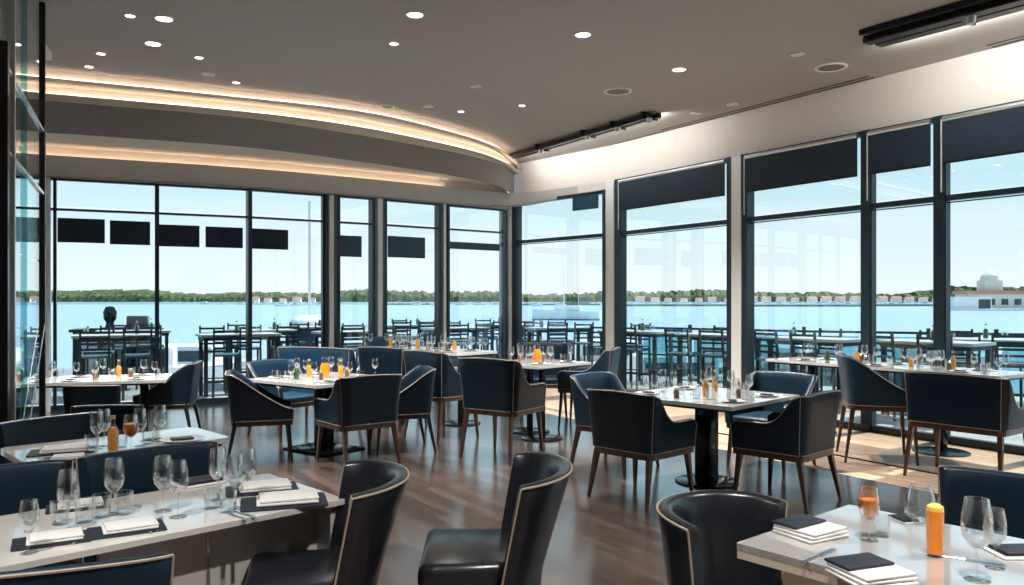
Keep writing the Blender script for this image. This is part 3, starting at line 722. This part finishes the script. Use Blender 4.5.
def mill(m):
    def f():
        t = empty('condiment_jar'); tag(t, 'x', 'jar')
        MB().lathe([(0, 0), (.022, 0), (.024, .05), (.018, .07), (0, .07)], 12).build('jar', M[m], t)
        MB().lathe([(0, .07), (.017, .07), (.017, .088), (.006, .096), (0, .096)], 12).build('lid', M['silver'], t)
        return t
    return Kit(f)
K_jar = mill('clear'); K_jarr = mill('amberj')
def setting(dark=False, w_=.26, d_=.17, mat_=True):
    """folded napkin on a placemat tray"""
    def f():
        t = empty('place_setting'); tag(t, 'x', 'napkin')
        if mat_: MB().prism(rrect(w_, d_, .01), 0, .006).build('placemat', M['napkind'], t, smooth=30)
        mb = MB()
        for k in range(2):
            mb.box((.01+.004*k, .002*k, .006*mat_+.006+.009*k), (w_*.72-.01*k, d_*.78-.006*k, .0085), R(2*k), .004, 2)
        mb.build('napkin', M['napkind' if dark else 'napkin'], t, smooth=40)
        if dark: MB().box((0, -.012, .004), (w_*.8, d_*.95, .006), 0, .002, 1).build('underlay', M['napkin'], t, smooth=40)
        return t
    return Kit(f)
K_set = setting(); K_setd = setting(True, mat_=False); K_plateset = None
def menu():
    """dark folded napkin laid over layered pale cards"""
    t = empty('napkin_stack'); tag(t, 'x', 'napkin')
    for k in range(3): MB().box((.004*k, .005*k-.02, .005+.010*k), (.19-.006*k, .17, .008), R(-3+3*k), .003, 2).build('white_fold', M['napkin'], t, smooth=40)
    MB().box((.0, .03, .034), (.17, .105, .009), R(4), .004, 2).build('navy_fold', M['napkind'], t, smooth=40)
    return t
K_stack = Kit(menu)
def plate():
    t = empty('plate_setting'); tag(t, 'x', 'plate')
    MB().lathe([(0, .004), (.075, .004), (.12, .016), (.122, .014), (.08, 0), (0, 0)], 28).build('plate', M['plate'], t, smooth=60)
    MB().box((0, 0, .016), (.12, .07, .014), .3, .005, 2).build('napkin', M['napkind'], t, smooth=40)
    return t
K_plate = Kit(plate)
def cut(kind):
    def f():
        mb = MB().bar((-.10, 0, .003), (.01, 0, .003), .009, .004, .0015)
        if kind == 'knife': mb.bar((.01, 0, .003), (.11, .002, .003), .016, .002)
        else:
            mb.bar((.01, 0, .003), (.06, 0, .004), .018, .003)
            for k in (-1, 0, 1): mb.bar((.06, k*.007, .004), (.10, k*.007, .005), .003, .002)
        o = mb.build(kind, M['steel'], smooth=30); tag(o, 'x', 'cutlery'); return o
    return Kit(f)
K_knife = cut('knife'); K_fork = cut('fork')
Z = .75
ua = math.atan2(u1.y, u1.x)
gl = 'wine glasses on the white foreground table'
for (x, y), lb in [((68, 530), 'tall wine glass at the left of the foreground table, before the white napkin'), ((114, 514), 'tall wine glass with ice water left of centre on the foreground table'), ((163, 511), 'tall wine glass, left one of the close pair at the middle of the foreground table'),
                   ((178, 517), 'tall wine glass, right one of the close pair at the middle of the foreground table'), ((218, 500), 'wine glass left of the cluster by the large napkins'), ((236, 508), 'wine glass nearest us in the cluster by the large napkins'), ((247, 501), 'wine glass at the right of the cluster, against the napkin'),
                   ((29, 553), 'slim wine glass nearest the left edge of the foreground table')]:
    put(K_wine(), P(x, y, Z1), 0, lb, gl, None if x > 40 else .8)
for (x, y), lb in [((102, 517), 'low tumbler left of the ice water wine glass'), ((124, 514), 'low tumbler right of the ice water wine glass'), ((60, 524), 'low tumbler left of the leftmost tall wine glass'), ((212, 508), 'low tumbler left of the glass cluster'), ((228, 512), 'low tumbler in front of the glass cluster'), ((84, 522), 'low tumbler between the two left wine glasses')]:
    put(K_tum(), P(x, y, Z1), 0, lb, 'tumblers on the white foreground table')
for (x, y), r_, s, lb in [((127, 530), .12, 1.0, 'white napkin on a black tray at the near edge of the foreground table'), ((52, 541), .1, .95, 'white folded napkin on a black tray at the left of the foreground table'), ((284, 503), -.1, 1.35, 'large white folded napkin on a black tray at the right end of the foreground table'),
                          ((262, 490), -.05, 1.2, 'white folded napkin on a black tray behind the largest one'), ((78, 507), .1, .9, 'dark tray with napkin at the far edge, behind the low tumblers')]:
    put(K_set(), P(x, y, Z1), ua+r_-R(20), lb, 'napkins on the white foreground table', s)
put(K_setd(), P(197, 483, Z1), ua, 'dark folded napkin at the far edge of the foreground table', 'napkins on the white foreground table', 1.0)
for i, ((x, y), k, rr) in enumerate([((153, 527), K_fork, 1.9), ((159, 525), K_knife, 1.9), ((84, 537), K_knife, 1.7), ((248, 516), K_knife, -.7), ((243, 519), K_fork, -.7)]):
    put(k(), P(x, y, Z1)+Vector((0, 0, .001)), rr, ['fork right of the napkin at the near edge of the foreground table', 'knife right of the fork at the near edge of the foreground table', 'knife between the two left black trays', 'knife left of the largest white napkin', 'fork left of the largest white napkin'][i], 'cutlery on the white foreground table')
# small left table
put(K_bot(), P(113, 451, Z), 0, 'amber bottle on the small left table', None)
put(K_wineo(), P(131, 452, Z), 0, 'wine glass of orange drink right of the amber bottle on the small left table')
for (x, y), lb in [((160, 441), 'wine glass standing before the dark chair at the right of the small left table'), ((97, 449), 'wine glass left of the amber bottle on the small left table'), ((104, 446), 'slim wine glass close behind the amber bottle'), ((140, 446), 'wine glass right of the orange drink on the small left table')]:
    put(K_wine(), P(x, y, Z), 0, lb, 'glasses on the small left table', .92)
for (x, y), lb in [((121, 447), 'tumbler behind the orange drink on the small left table'), ((92, 452), 'tumbler beside the napkins on the small left table'), ((148, 444), 'tumbler near the plate on the small left table')]:
    put(K_tum(), P(x, y, Z), 0, lb, 'tumblers on the small left table')
put(K_set(), P(62, 452, Z), ua-R(20), 'white napkin set at the left end of the small left table', None, 1.2)
put(K_set(), P(66, 459, Z), ua-R(20), 'second white napkin set at the near left corner of the small left table', None, .8)
put(K_plate(), P(182, 441, Z), .3, 'plate with a dark napkin at the right end of the small left table')
put(K_setd(), P(150, 441, Z)+Vector((0, .02, 0)), 1.2, 'small dark napkin beside the plate on the small left table', None, .5)
# right foreground table
ra9 = math.atan2(p9.y, p9.x)
put(K_wineo(), P(869, 540, Z), 0, 'wine glass of orange drink on the right foreground table', None, .9)
def tallj():
    t = empty('juice_glass'); tag(t, 'tall glass of orange juice on the right foreground table', 'glass')
    MB().lathe([(0, .010), (.0235, .010), (.0265, .145), (0, .145)], 20).build('orange_juice', M['juice'], t)
    MB().lathe([(0, .145), (.026, .145), (.024, .158), (.012, .166), (0, .168)], 20).build('froth', M['foam'], t)
    MB().lathe([(0, 0), (.026, 0), (.029, .165), (.0275, .165), (.0245, .008), (0, .008)], 20, cap=False).build('glass_body', M['clear2'], t)
    MB().tube([(.005, 0, .15), (.014, .004, .185)], .004).build('straw', M['silver'], t)
    return t
put(tallj(), P(935, 556, Z), 0)
put(K_wine(), P(977, 580, Z), 0, 'large wine glass right of the orange juice, nearest us', 'wine glasses on the right foreground table', 1.05)
put(K_wine(), P(995, 568, Z), 0, 'wine glass behind the large one at the right edge', 'wine glasses on the right foreground table', .8)
put(K_big(), P(921, 522, Z), 0, 'wide stemless glass behind the orange juice', None, 1.0)
put(K_tum(), P(882, 536, Z), 0, 'tumbler close beside the orange wine glass', None, .8)
put(K_stack(), P(806, 533, Z), ra9-R(10), 'stack of white and navy folded napkins at the left corner of the right foreground table', None, 1.0)
put(K_stack(), P(866, 576, Z), ra9-R(25), 'stack of white and navy folded napkins at the near edge of the right foreground table', None, 1.0)
put(K_setd(), P(1016, 553, Z), ra9-R(40), 'navy napkin at the right edge behind the wine glasses', None, .8)
put(K_setd(), P(905, 520, Z), ra9+R(60), 'dark napkin under the far edge beside the stemless glass', None, .5)
put(K_knife(), P(818, 557, Z)+Vector((0, 0, .001)), ra9, 'knife between the two napkin stacks', 'cutlery on the right foreground table')
put(K_knife(), P(962, 560, Z)+Vector((0, 0, .001)), -.5, 'knife between the juice and the large wine glass', 'cutlery on the right foreground table')
put(K_fork(), P(846, 570, Z)+Vector((0, 0, .001)), ra9+.5, 'fork left of the near napkin stack', 'cutlery on the right foreground table')
# busy settings on the farther tables
def dress(cx, cy, ang, wd, dp, h, tname, seed, ng=6, extra=()):
    rnd = random.Random(seed); used = []
    ca, sa = cos(ang), sin(ang)
    def loc(u, v): return Vector((cx+u*ca-v*sa, cy+u*sa+v*ca, h))
    for it in extra:
        k, u, v, lb = it; put(k(), loc(u, v), rnd.random()*6, lb); used.append((u, v, .07))
    def spot(r, mu, mv):
        for _ in range(200):
            u = rnd.uniform(-mu, mu); v = rnd.uniform(-mv, mv)
            if all(math.hypot(u-a, v-b) > r+c for a, b, c in used): used.append((u, v, r)); return u, v
        return None
    nx = 2 if wd < 1.5 else 3
    for i in range(nx):
        for sg in (-1, 1):
            u = (i-(nx-1)/2)*(wd/nx); v = sg*(dp/2-.16)
            if all(math.hypot(u-a, v-b) > .13+c for a, b, c in used):
                used.append((u, v, .12)); put(K_plate(), loc(u, v), rnd.random()*3, 'white plate with dark napkin on the '+tname, 'plates on the '+tname, .85)
            for k, du in ((K_fork, -.15), (K_knife, .15)):
                if abs(u+du) < wd/2-.02 and all(math.hypot(u+du-a, v-b) > .02+c for a, b, c in used):
                    used.append((u+du, v, .02)); put(k(), loc(u+du, v)+Vector((0, 0, .001)), ang+pi/2, 'steel '+k.o.name.split('.')[0]+' on the '+tname if k.o else 'steel cutlery on the '+tname, 'cutlery on the '+tname, .8)
    for i in range(ng):
        q = spot(.042, wd/2-.08, dp/2-.10)
        if q: put(K_wines(), loc(*q), 0, 'clear wine glass on the '+tname, 'wine glasses on the '+tname, rnd.uniform(.75, .95))
    for i in range(ng//2):
        q = spot(.04, wd/2-.08, dp/2-.10)
        if q: put(K_tum(), loc(*q), 0, 'low clear tumbler on the '+tname, 'tumblers on the '+tname)
    for i in range(3):
        q = spot(.03, wd/3, dp/4)
        if q: put((K_jar if i % 2 else K_jarr)(), loc(*q), 0, ('clear' if i % 2 else 'brown')+' condiment jar on the '+tname, 'condiment jars on the '+tname)
dress(-4.25, 8.45, R(18), 1.2, .8, .75, 'far left table', 1, 8, [(K_bot, .1, .0, 'amber bottle on the far left table'), (K_green, -.12, .05, 'dark green bottle on the far left table')])
dress(-1.98, 8.46, R(53), 1.1, 1.12, .75, 'square table left of centre', 2, 9, [(K_car, .05, .05, 'glass carafe of orange drink on the left-centre table'), (K_bot, -.05, .18, 'amber bottle beside the orange carafe'), (K_green, -.28, .10, 'small dark bottle left of the orange carafe'), (K_bot, .12, -.12, 'second amber bottle right of the orange carafe')])
dress(1.68, 6.93, A5, 1.14, 1.14, .75, 'square centre table', 3, 12, [(K_bot, -.10, -.05, 'amber bottle in the middle of the centre table'), (K_bot, .30, .10, 'amber bottle at the right of the centre table')])
dress(.27, 9.35, A5, .92, .92, .85, 'raised square table', 4, 10, [(K_car, -.02, -.05, 'carafe of amber drink on the raised square table'), (K_green, .2, .2, 'dark green bottle on the raised square table')])
dress(c7.x, c7.y, math.atan2(.69, -.72), 2.0, .72, .92, 'long raised table', 5, 20, [(K_bot, -.55, -.02, 'amber bottle at the right end of the long raised table'), (K_bot, .1, .05, 'amber bottle in the middle of the long raised table'), (K_bot, .75, .0, 'amber bottle at the left end of the long raised table'), (K_green, .4, -.05, 'dark green bottle on the long raised table')])
dress(p8.x, p8.y, ra, 2.7, .72, .86, 'window table', 6, 18, [(K_bot, -.35, .12, 'amber bottle in the middle of the window table'), (K_bot, -.72, .0, 'amber bottle at the right of the window table'), (K_green, .75, .0, 'round dark bottle at the left of the window table'), (K_bot, .35, .02, 'slim amber bottle at the left half of the window table')])

# ------------------------------------------------------------------ outside: terrace
tp = [W(9.0, -6, 0), W(13.0, -6, 0), Vector((12, 11.6, 0)), Vector((9, 13.2, 0)), Vector((2.9, 17.6, 0)), Vector((2.2, 20.4, 0)), Vector((-10, 19.5, 0)), Vector((-22, 17, 0)), Vector((-22, 6, 0)), WL(-250)+Vector((-.2, .1, 0))]
inner = [p+Vector((-.05, .2, 0)) for p in left_pts]+[CORN+Vector((.05, .2, 0)), W(8.98, 10.6)]
terr = [(p.x, p.y) for p in tp[:-1]]+[(p.x, p.y) for p in inner]
st(MB().prism(terr, -.3, -.06).build('ground_terrace', M['deck'], smooth=0))
st(MB().strip([Vector((p.x, p.y)) for p in inner[:-2]], [Vector((p.x-.15, p.y+.8)) for p in inner[:-2]], -.06, -.06, .05).build('trim_kerb', M['conc'], smooth=0))
# railing along the right side of the terrace
rp_ = [Vector((2.6, 16.3, 0)), Vector((5.2, 14.3, 0)), Vector((8.8, 12.7, 0)), Vector((12.4, 11.0, 0))]
t = tag(empty('terrace_railing', (2.6, 16.3, -.06)), 'dark metal railing with teal glass panels outside the right windows', 'railing')
o0 = rp_[0]
for a, b in zip(rp_, rp_[1:]):
    n = max(1, round((b-a).length/1.05))
    MB().bar(a-o0+Vector((0, 0, 1.08)), b-o0+Vector((0, 0, 1.08)), .07, .04).build('top_rail', M['teak'], t, smooth=0)
    MB().bar(a-o0+Vector((0, 0, .55)), b-o0+Vector((0, 0, .55)), .03, .03).build('mid_rail', M['teak'], t, smooth=0)
    for i in range(n):
        p = a.lerp(b, i/n)-o0; q = a.lerp(b, (i+1)/n)-o0; d = (q-p).normalized()*.08
        MB().box((p.x, p.y, .58), (.06, .06, 1.16), math.atan2(d.y, d.x)).build('post', M['teak'], t, smooth=0)
        MB().bar(p+d+Vector((0, 0, .56)), q-d+Vector((0, 0, .56)), .012, .9).build('glass_panel', M['railglass'], t, smooth=0)
def bartable():
    t = empty('terrace_table'); tag(t, 'x', 'table')
    MB().prism(rrect(1.3, .75, .02), 1.02, 1.06).build('tabletop', M['tablew'], t, smooth=30)
    MB().box((0, 0, .985), (1.22, .68, .05)).build('apron', M['teak'], t, smooth=0)
    for sx in (-1, 1):
        for sy in (-1, 1): MB().box((sx*.57, sy*.30, .49), (.06, .06, .98)).build('leg', M['teak'], t, smooth=0)
    MB().box((0, 0, .25), (1.1, .04, .04)).build('footrest', M['teak'], t, smooth=0)
    return t
def barstool():
    t = empty('terrace_chair'); tag(t, 'x', 'chair')
    MB().box((0, 0, .74), (.44, .42, .04), 0, .01, 1).build('seat', M['tcush'], t, smooth=30)
    b = MB()
    for sx in (-1, 1): b.bar((sx*.20, -.20, .74), (sx*.20, -.25, 1.18), .03, .03)
    b.build('back_posts', M['teak'], t, smooth=0)
    s_ = MB()
    for k in range(4): s_.bar((-.20, -.215-.011*k, .86+.09*k), (.20, -.215-.011*k, .86+.09*k), .012, .035)
    s_.build('back_slats', M['teak'], t, smooth=0)
    for sx in (-1, 1):
        for sy in (-1, 1): MB().bar((sx*.20, sy*.19, .73), (sx*.21, sy*.21, 0), .03, .03).build('leg', M['teak'], t, smooth=0)
    MB().bar((-.2, .20, .28), (.2, .20, .28), .02, .02).build('footrest', M['teak'], t, smooth=0)
    return t
KT = Kit(bartable); KS = Kit(barstool)
rnd = random.Random(11)
TT = [(-6.6, 13.4, .45), (-4.7, 13.8, .5), (-4.9, 15.6, .45), (-3.0, 15.0, .6), (-7.2, 15.3, .4), (-1.2, 17.0, .5), (-9.2, 13.8, .3), (1.0, 17.2, .3), (-4.6, 17.6, .5), (-2.6, 19.0, .5), (-.2, 19.4, .3), (2.35, 15.2, -.7), (3.5, 13.6, -.8), (4.6, 12.2, -.9), (5.9, 11.2, -.9), (7.0, 11.9, -.5), (7.3, 9.4, -.9)]
for i, (x, y, a_) in enumerate(TT):
    side = 'left terrace beyond the glass' if x < 1 else 'narrow terrace outside the right windows'
    put(KT(), (x, y, -.06), a_, 'tall dark-legged outdoor table on the '+side, 'outdoor tables on the '+side)
    for sx, sy in ((-.3, -1), (.3, -1), (-.3, 1), (.3, 1)):
        if x > 1 and sy > 0 and sx > 0: continue
        if rnd.random() < .12: continue
        px = sx+rnd.uniform(-.05, .05); py = sy*(.52+rnd.uniform(0, .1))
        put(KS(), (x+px*cos(a_)-py*sin(a_), y+px*sin(a_)+py*cos(a_), -.06), a_+(0 if sy < 0 else pi)+rnd.uniform(-.2, .2), 'dark slatted outdoor bar chair on the '+side, 'outdoor bar chairs on the '+side)
    for q in range(2):
        px = rnd.uniform(-.5, .5); py = rnd.uniform(-.25, .25); z = 1.0
        put([K_green, K_tum][q](), (x+px*cos(a_)-py*sin(a_), y+px*sin(a_)+py*cos(a_), 1.0), 0, ['dark bottle', 'clear tumbler'][q]+' on the outdoor tables of the '+side, ['dark bottles', 'tumblers'][q]+' on the outdoor tables of the '+side, 1.3)
# small kiosk-like bar counter with a white body at far left, seen through the first large pane
t = tag(empty('service_counter', PY(118, 16.3, -.06), .3), 'white outdoor service counter with dark frame beyond the left windows', 'counter')
MB().box((0, 0, .5), (1.5, .6, 1.0), 0, .01, 1).build('body', M['hull'], t, smooth=0)
MB().box((0, 0, 1.03), (1.65, .7, .06), 0, .01, 1).build('worktop', M['teak'], t, smooth=0)
for x in (-.72, 0, .72): MB().box((x, -.32, .5), (.07, .05, 1.0)).build('upright', M['teak'], t, smooth=0)
MB().box((.36, -.31, .5), (.5, .03, .4)).build('door_panel', M['bglass'], t, smooth=0)
# speaker-like black urn and box standing on it
o = tag(MB().lathe([(0, 0), (.10, 0), (.07, .12), (.12, .20), (.13, .34), (.08, .44), (0, .46)], 14).build('urn', M['blackm'], loc=PY(110, 16.3, 1.0)), 'round-topped black urn standing on the white outdoor counter', 'urn')
o = tag(MB().box((0, 0, .13), (.4, .25, .26), .3, .02, 2).build('cool_box', M['grille'], loc=PY(138, 16.35, 1.0)), 'grey cool box at the right of the white outdoor counter', 'box')

# ------------------------------------------------------------------ water, far shore
SEA = -2.0
o = MB().prism([(-1400, 14), (-24, 14), (-23, 17.1), (-10, 19.6), (2.25, 20.5), (2.95, 17.7), (9.2, 13.4), (13, 11.5), (40, -20), (1500, -20), (1500, 960), (-1400, 960)], SEA-.5, SEA).build('water', M['water'], smooth=0)
tag(o, 'calm pale blue harbour water beyond the terrace', 'water', kind='stuff')
st(MB().prism([(-1500, 900), (1600, 900), (1600, 1400), (-1500, 1400)], SEA-.5, SEA+2.4).build('ground_far_shore', M['sand'], smooth=0))
bm = MB(); rn = random.Random(5); NX = 900; rows = []
for j in range(6):
    row = []
    for i in range(NX):
        x = -1150+2300*i/(NX-1); b = [0, 7.0, 10.5, 12.5, 13, 6][j]
        px = 512+F*x/920
        k = 1+.16*sin(px*.02)+.10*sin(px*.053+1)+(.30 if px > 955 else 0)
        hgt = b*k*rn.uniform(.74, 1.15)
        row.append(bm.bm.verts.new((x+rn.uniform(-2, 2), 915+[0, 2, 9, 20, 40, 60][j]+rn.uniform(-2, 2), SEA+2.2+hgt*.92)))
    rows.append(row)
for A, B in zip(rows, rows[1:]):
    for i in range(NX-1): bm.bm.faces.new((A[i], A[i+1], B[i+1], B[i]))
o = bm.build('forest', M['leaf'], smooth=0); tag(o, 'green wooded ridge along the far shore', 'trees', kind='stuff')
def house():
    t = empty('shore_house'); tag(t, 'x', 'house')
    MB().box((0, 0, 2.2), (11, 7, 4.4)).build('walls', M['hwall'], t, smooth=0)
    m_ = MB(); v = [m_.bm.verts.new(c) for c in ((-6, -4, 4.4), (6, -4, 4.4), (6, 4, 4.4), (-6, 4, 4.4), (-6, 0, 7.2), (6, 0, 7.2))]
    for f_ in ((0, 1, 5, 4), (2, 3, 4, 5), (0, 4, 3), (1, 2, 5), (0, 3, 2, 1)): m_.bm.faces.new([v[k] for k in f_])
    m_.build('roof', M['roof'], t, smooth=0)
    return t
KH = Kit(house)
hx = [255, 268, 283, 297, 312, 325, 640, 655, 668, 684, 699, 712, 728, 752, 766, 781, 795, 812, 826, 840, 855, 868, 882, 896, 909, 923, 937, 951, 966, 980]
for i, px in enumerate(hx):
    put(KH(), PY(px, 905, SEA+2.4), rn.uniform(-.2, .2), 'small pale house with a terracotta roof on the far wooded shore', 'houses on the far shore', rn.uniform(.6, .95))
def moored():
    t = empty('moored_boat'); tag(t, 'x', 'boat')
    hull(t, 9, 2.8, 1.3, 'hull'); MB().box((-.5, 0, 1.75), (3.6, 1.9, 1.1), 0, .2, 2).build('cabin', M['hull'], t, smooth=40)
    MB().box((-.5, 0, 1.8), (3.3, 1.95, .35), 0).build('cabin_window', M['bglass'], t, smooth=0)
    return t
def hull(t, L, Wd, H, m='hull', name='hull'):
    mb = MB(); rows = []
    for i in range(11):
        s_ = i/10; x = -L/2+L*s_; wv = Wd/2*(1-max(0, (s_-.45)/.55)**2.2)*(.85+.15*min(1, s_*5)); wv = max(wv, .02); zt = H*(1+.25*s_**2)
        rows.append([mb.bm.verts.new(c) for c in ((x, -wv, zt), (x, -wv*.8, .12*H), (x, 0, 0), (x, wv*.8, .12*H), (x, wv, zt))])
    for A, B in zip(rows, rows[1:]):
        for k in range(5): mb.bm.faces.new((A[k], A[(k+1) % 5], B[(k+1) % 5], B[k]))
    mb.bm.faces.new(rows[0][::-1]); mb.bm.faces.new(rows[-1])
    return mb.build(name, M[m], t, smooth=40)
KB = Kit(moored)
for Y0 in (560, 650, 720, 780, 830, 875):
    px = 180+rn.uniform(0, 12)
    while px < 1040:
        if not (330 < px < 380) and (px > 620 or rn.random() < (.25 if Y0 < 700 else .7)) and (px > 255 or Y0 > 790):
            put(KB(), PY(px, Y0+rn.uniform(-8, 8), SEA), rn.uniform(-.4, .4), 'small white moored boat in the distant marina', 'moored boats in the distant marina', rn.uniform(.8, 1.35))
        px += rn.uniform(15, 24)*720/Y0
for x0, x1, Y in [(384, 440, 700), (510, 600, 640), (624, 730, 520), (755, 860, 480), (870, 940, 520)]:
    a = PY(x0, Y, SEA+.8); b = PY(x1, Y, SEA+.8)
    o = MB().bar((0, 0, 0), b-a, 3, 1.2).build('jetty', M['jet'], smooth=0, loc=a); tag(o, 'long low jetty among the distant moored boats', 'jetty', 'distant jetties')
# marina building at the far right
t = tag(empty('marina_building', PY(1005, 330, SEA), -.1), 'pale marina building with a pinkish roof and round dome at the far right shore', 'building')
MB().box((0, 0, 3.2), (34, 12, 6.4), 0).build('walls', M['hwall'], t, smooth=0)
MB().box((0, 0, 7.0), (36, 13, 1.4), 0).build('roof', M['roof'], t, smooth=0)
MB().box((-6, 0, 9.5), (7, 7, 5), 0).build('tower', M['hwall'], t, smooth=0)
MB().lathe([(3.6, 12), (3.2, 14), (1.5, 15.5), (0, 16)], 16, (-6, 0, 0)).build('dome', M['hwall'], t)
for k in range(6): MB().box((-13+5*k, -6.05, 3.2), (2.6, .2, 2.4)).build('window', M['bglass'], t, smooth=0)
st(MB().prism([(PY(940, 300).x, 300), (PY(1100, 300).x, 300), (PY(1100, 420).x, 420), (PY(950, 420).x, 420)], SEA-.4, SEA+.5).build('ground_quay', M['conc'], smooth=0))
t = tag(empty('harbour_shed', PY(966, 320, SEA), .1), 'white harbour shed with a dark doorway left of the marina building', 'building')
MB().box((0, 0, 2.6), (16, 8, 5.2)).build('walls', M['hull'], t, smooth=0); MB().box((5, -4.05, 2.2), (5, .2, 4)).build('door', M['bglass'], t, smooth=0)
# sailboat and motor boat near the terrace
t = tag(empty('sailing_boat', PY(566, 150, SEA), 2.9), 'white sailing yacht with a bare mast on the water behind the corner window', 'boat')
hull(t, 13, 3.8, 1.7); MB().box((-.5, 0, 2.2), (5, 2.2, .9), 0, .2, 2).build('cabin', M['hull'], t, smooth=40); MB().bar((.3, 0, 1.8), (.6, 0, 12.0), .14, .14).build('mast', M['post'], t, smooth=0); MB().bar((-4.5, 0, 3.2), (.3, 0, 3.2), .2, .22).build('boom', M['hullb'], t, smooth=0)
MB().bar((-2.5, .4, 2.6), (-2.3, .4, 6.5), .08, .08).build('mizzen_mast', M['post'], t, smooth=0)
t = tag(empty('motor_yacht', PY(311, 23.5, SEA), 1.75), 'white motor yacht with a tall white mast moored just beyond the terrace', 'boat')
hull(t, 7, 1.6, 1.9); MB().box((-.8, 0, 2.5), (3.0, .95, 1.3), 0, .3, 3).build('cabin', M['hull'], t, smooth=40); MB().box((-2.28, 0, 2.5), (.1, .7, .6), 0, .04, 2).build('cabin_window', M['bglass'], t, smooth=40)
MB().bar((-.6, 0, 3.1), (-.6, 0, 6.4), .07, .07).build('mast', M['hull'], t, smooth=0)
t = tag(empty('motor_boat', PY(150, 23, SEA), .35), 'white motor boat with a dark window beyond the outdoor counter', 'boat')
hull(t, 6.5, 2.3, 1.5); MB().box((-.6, 0, 1.9), (2.6, 1.5, .8), 0, .15, 2).build('cabin', M['hull'], t, smooth=40); MB().box((-.6, 0, 1.95), (2.2, 1.54, .4)).build('cabin_window', M['bglass'], t, smooth=0)
for i, (px, Y, rz, m, lb) in enumerate([(425, 31, .2, 'hullb', 'navy-hulled boat moored beyond the left-centre glazing'), (548, 27, -.2, 'hull', 'white open boat moored behind the corner window'), (690, 22, .1, 'hull', 'white launch moored behind the railing right of the first column'), (815, 26, -.1, 'hullb', 'dark launch moored behind the railing right of the second column'), (940, 31, .2, 'hull', 'white launch moored behind the railing near the right mullions'), (200, 27, .1, 'hull', 'long white boat moored beyond the left terrace tables'), (620, 30, 0, 'hullb', 'dark boat moored far behind the first white column')]):
    t = tag(empty('motor_boat', PY(px, Y, SEA), rz), lb, 'boat', 'boats moored close to the terrace')
    hull(t, 6, 2.2, 1.3, m); MB().box((-.5, 0, 1.7), (2.2, 1.4, .8), 0, .12, 2).build('cabin', M['hull'], t, smooth=40); MB().box((-.5, 0, 1.75), (1.9, 1.44, .35)).build('cabin_window', M['bglass'], t, smooth=0)

# ------------------------------------------------------------------ tell look-alikes on one table apart by their order
ORD = ['leftmost', 'second', 'third', 'fourth', 'fifth', 'sixth', 'seventh', 'eighth', 'ninth', 'tenth', 'eleventh', 'twelfth', 'thirteenth', 'fourteenth', 'fifteenth', 'sixteenth', 'seventeenth', 'eighteenth', 'nineteenth', 'twentieth']
byl = {}
for o in bpy.data.objects:
    if o.parent is None and o.get('label') and o.get('group'): byl.setdefault(o['label'], []).append(o)
for lb, os_ in byl.items():
    if 1 < len(os_) <= 20 and 'outdoor tables of' not in lb and 'shore' not in lb and 'behind the viewer' not in lb:
        os_.sort(key=lambda o: o.location.x/max(o.location.y, .1))
        for i, o in enumerate(os_):
            o['label'] = (ORD[i]+' '+lb) if i == 0 else (('rightmost ' if i == len(os_)-1 else ORD[i]+' from left, ')+lb)
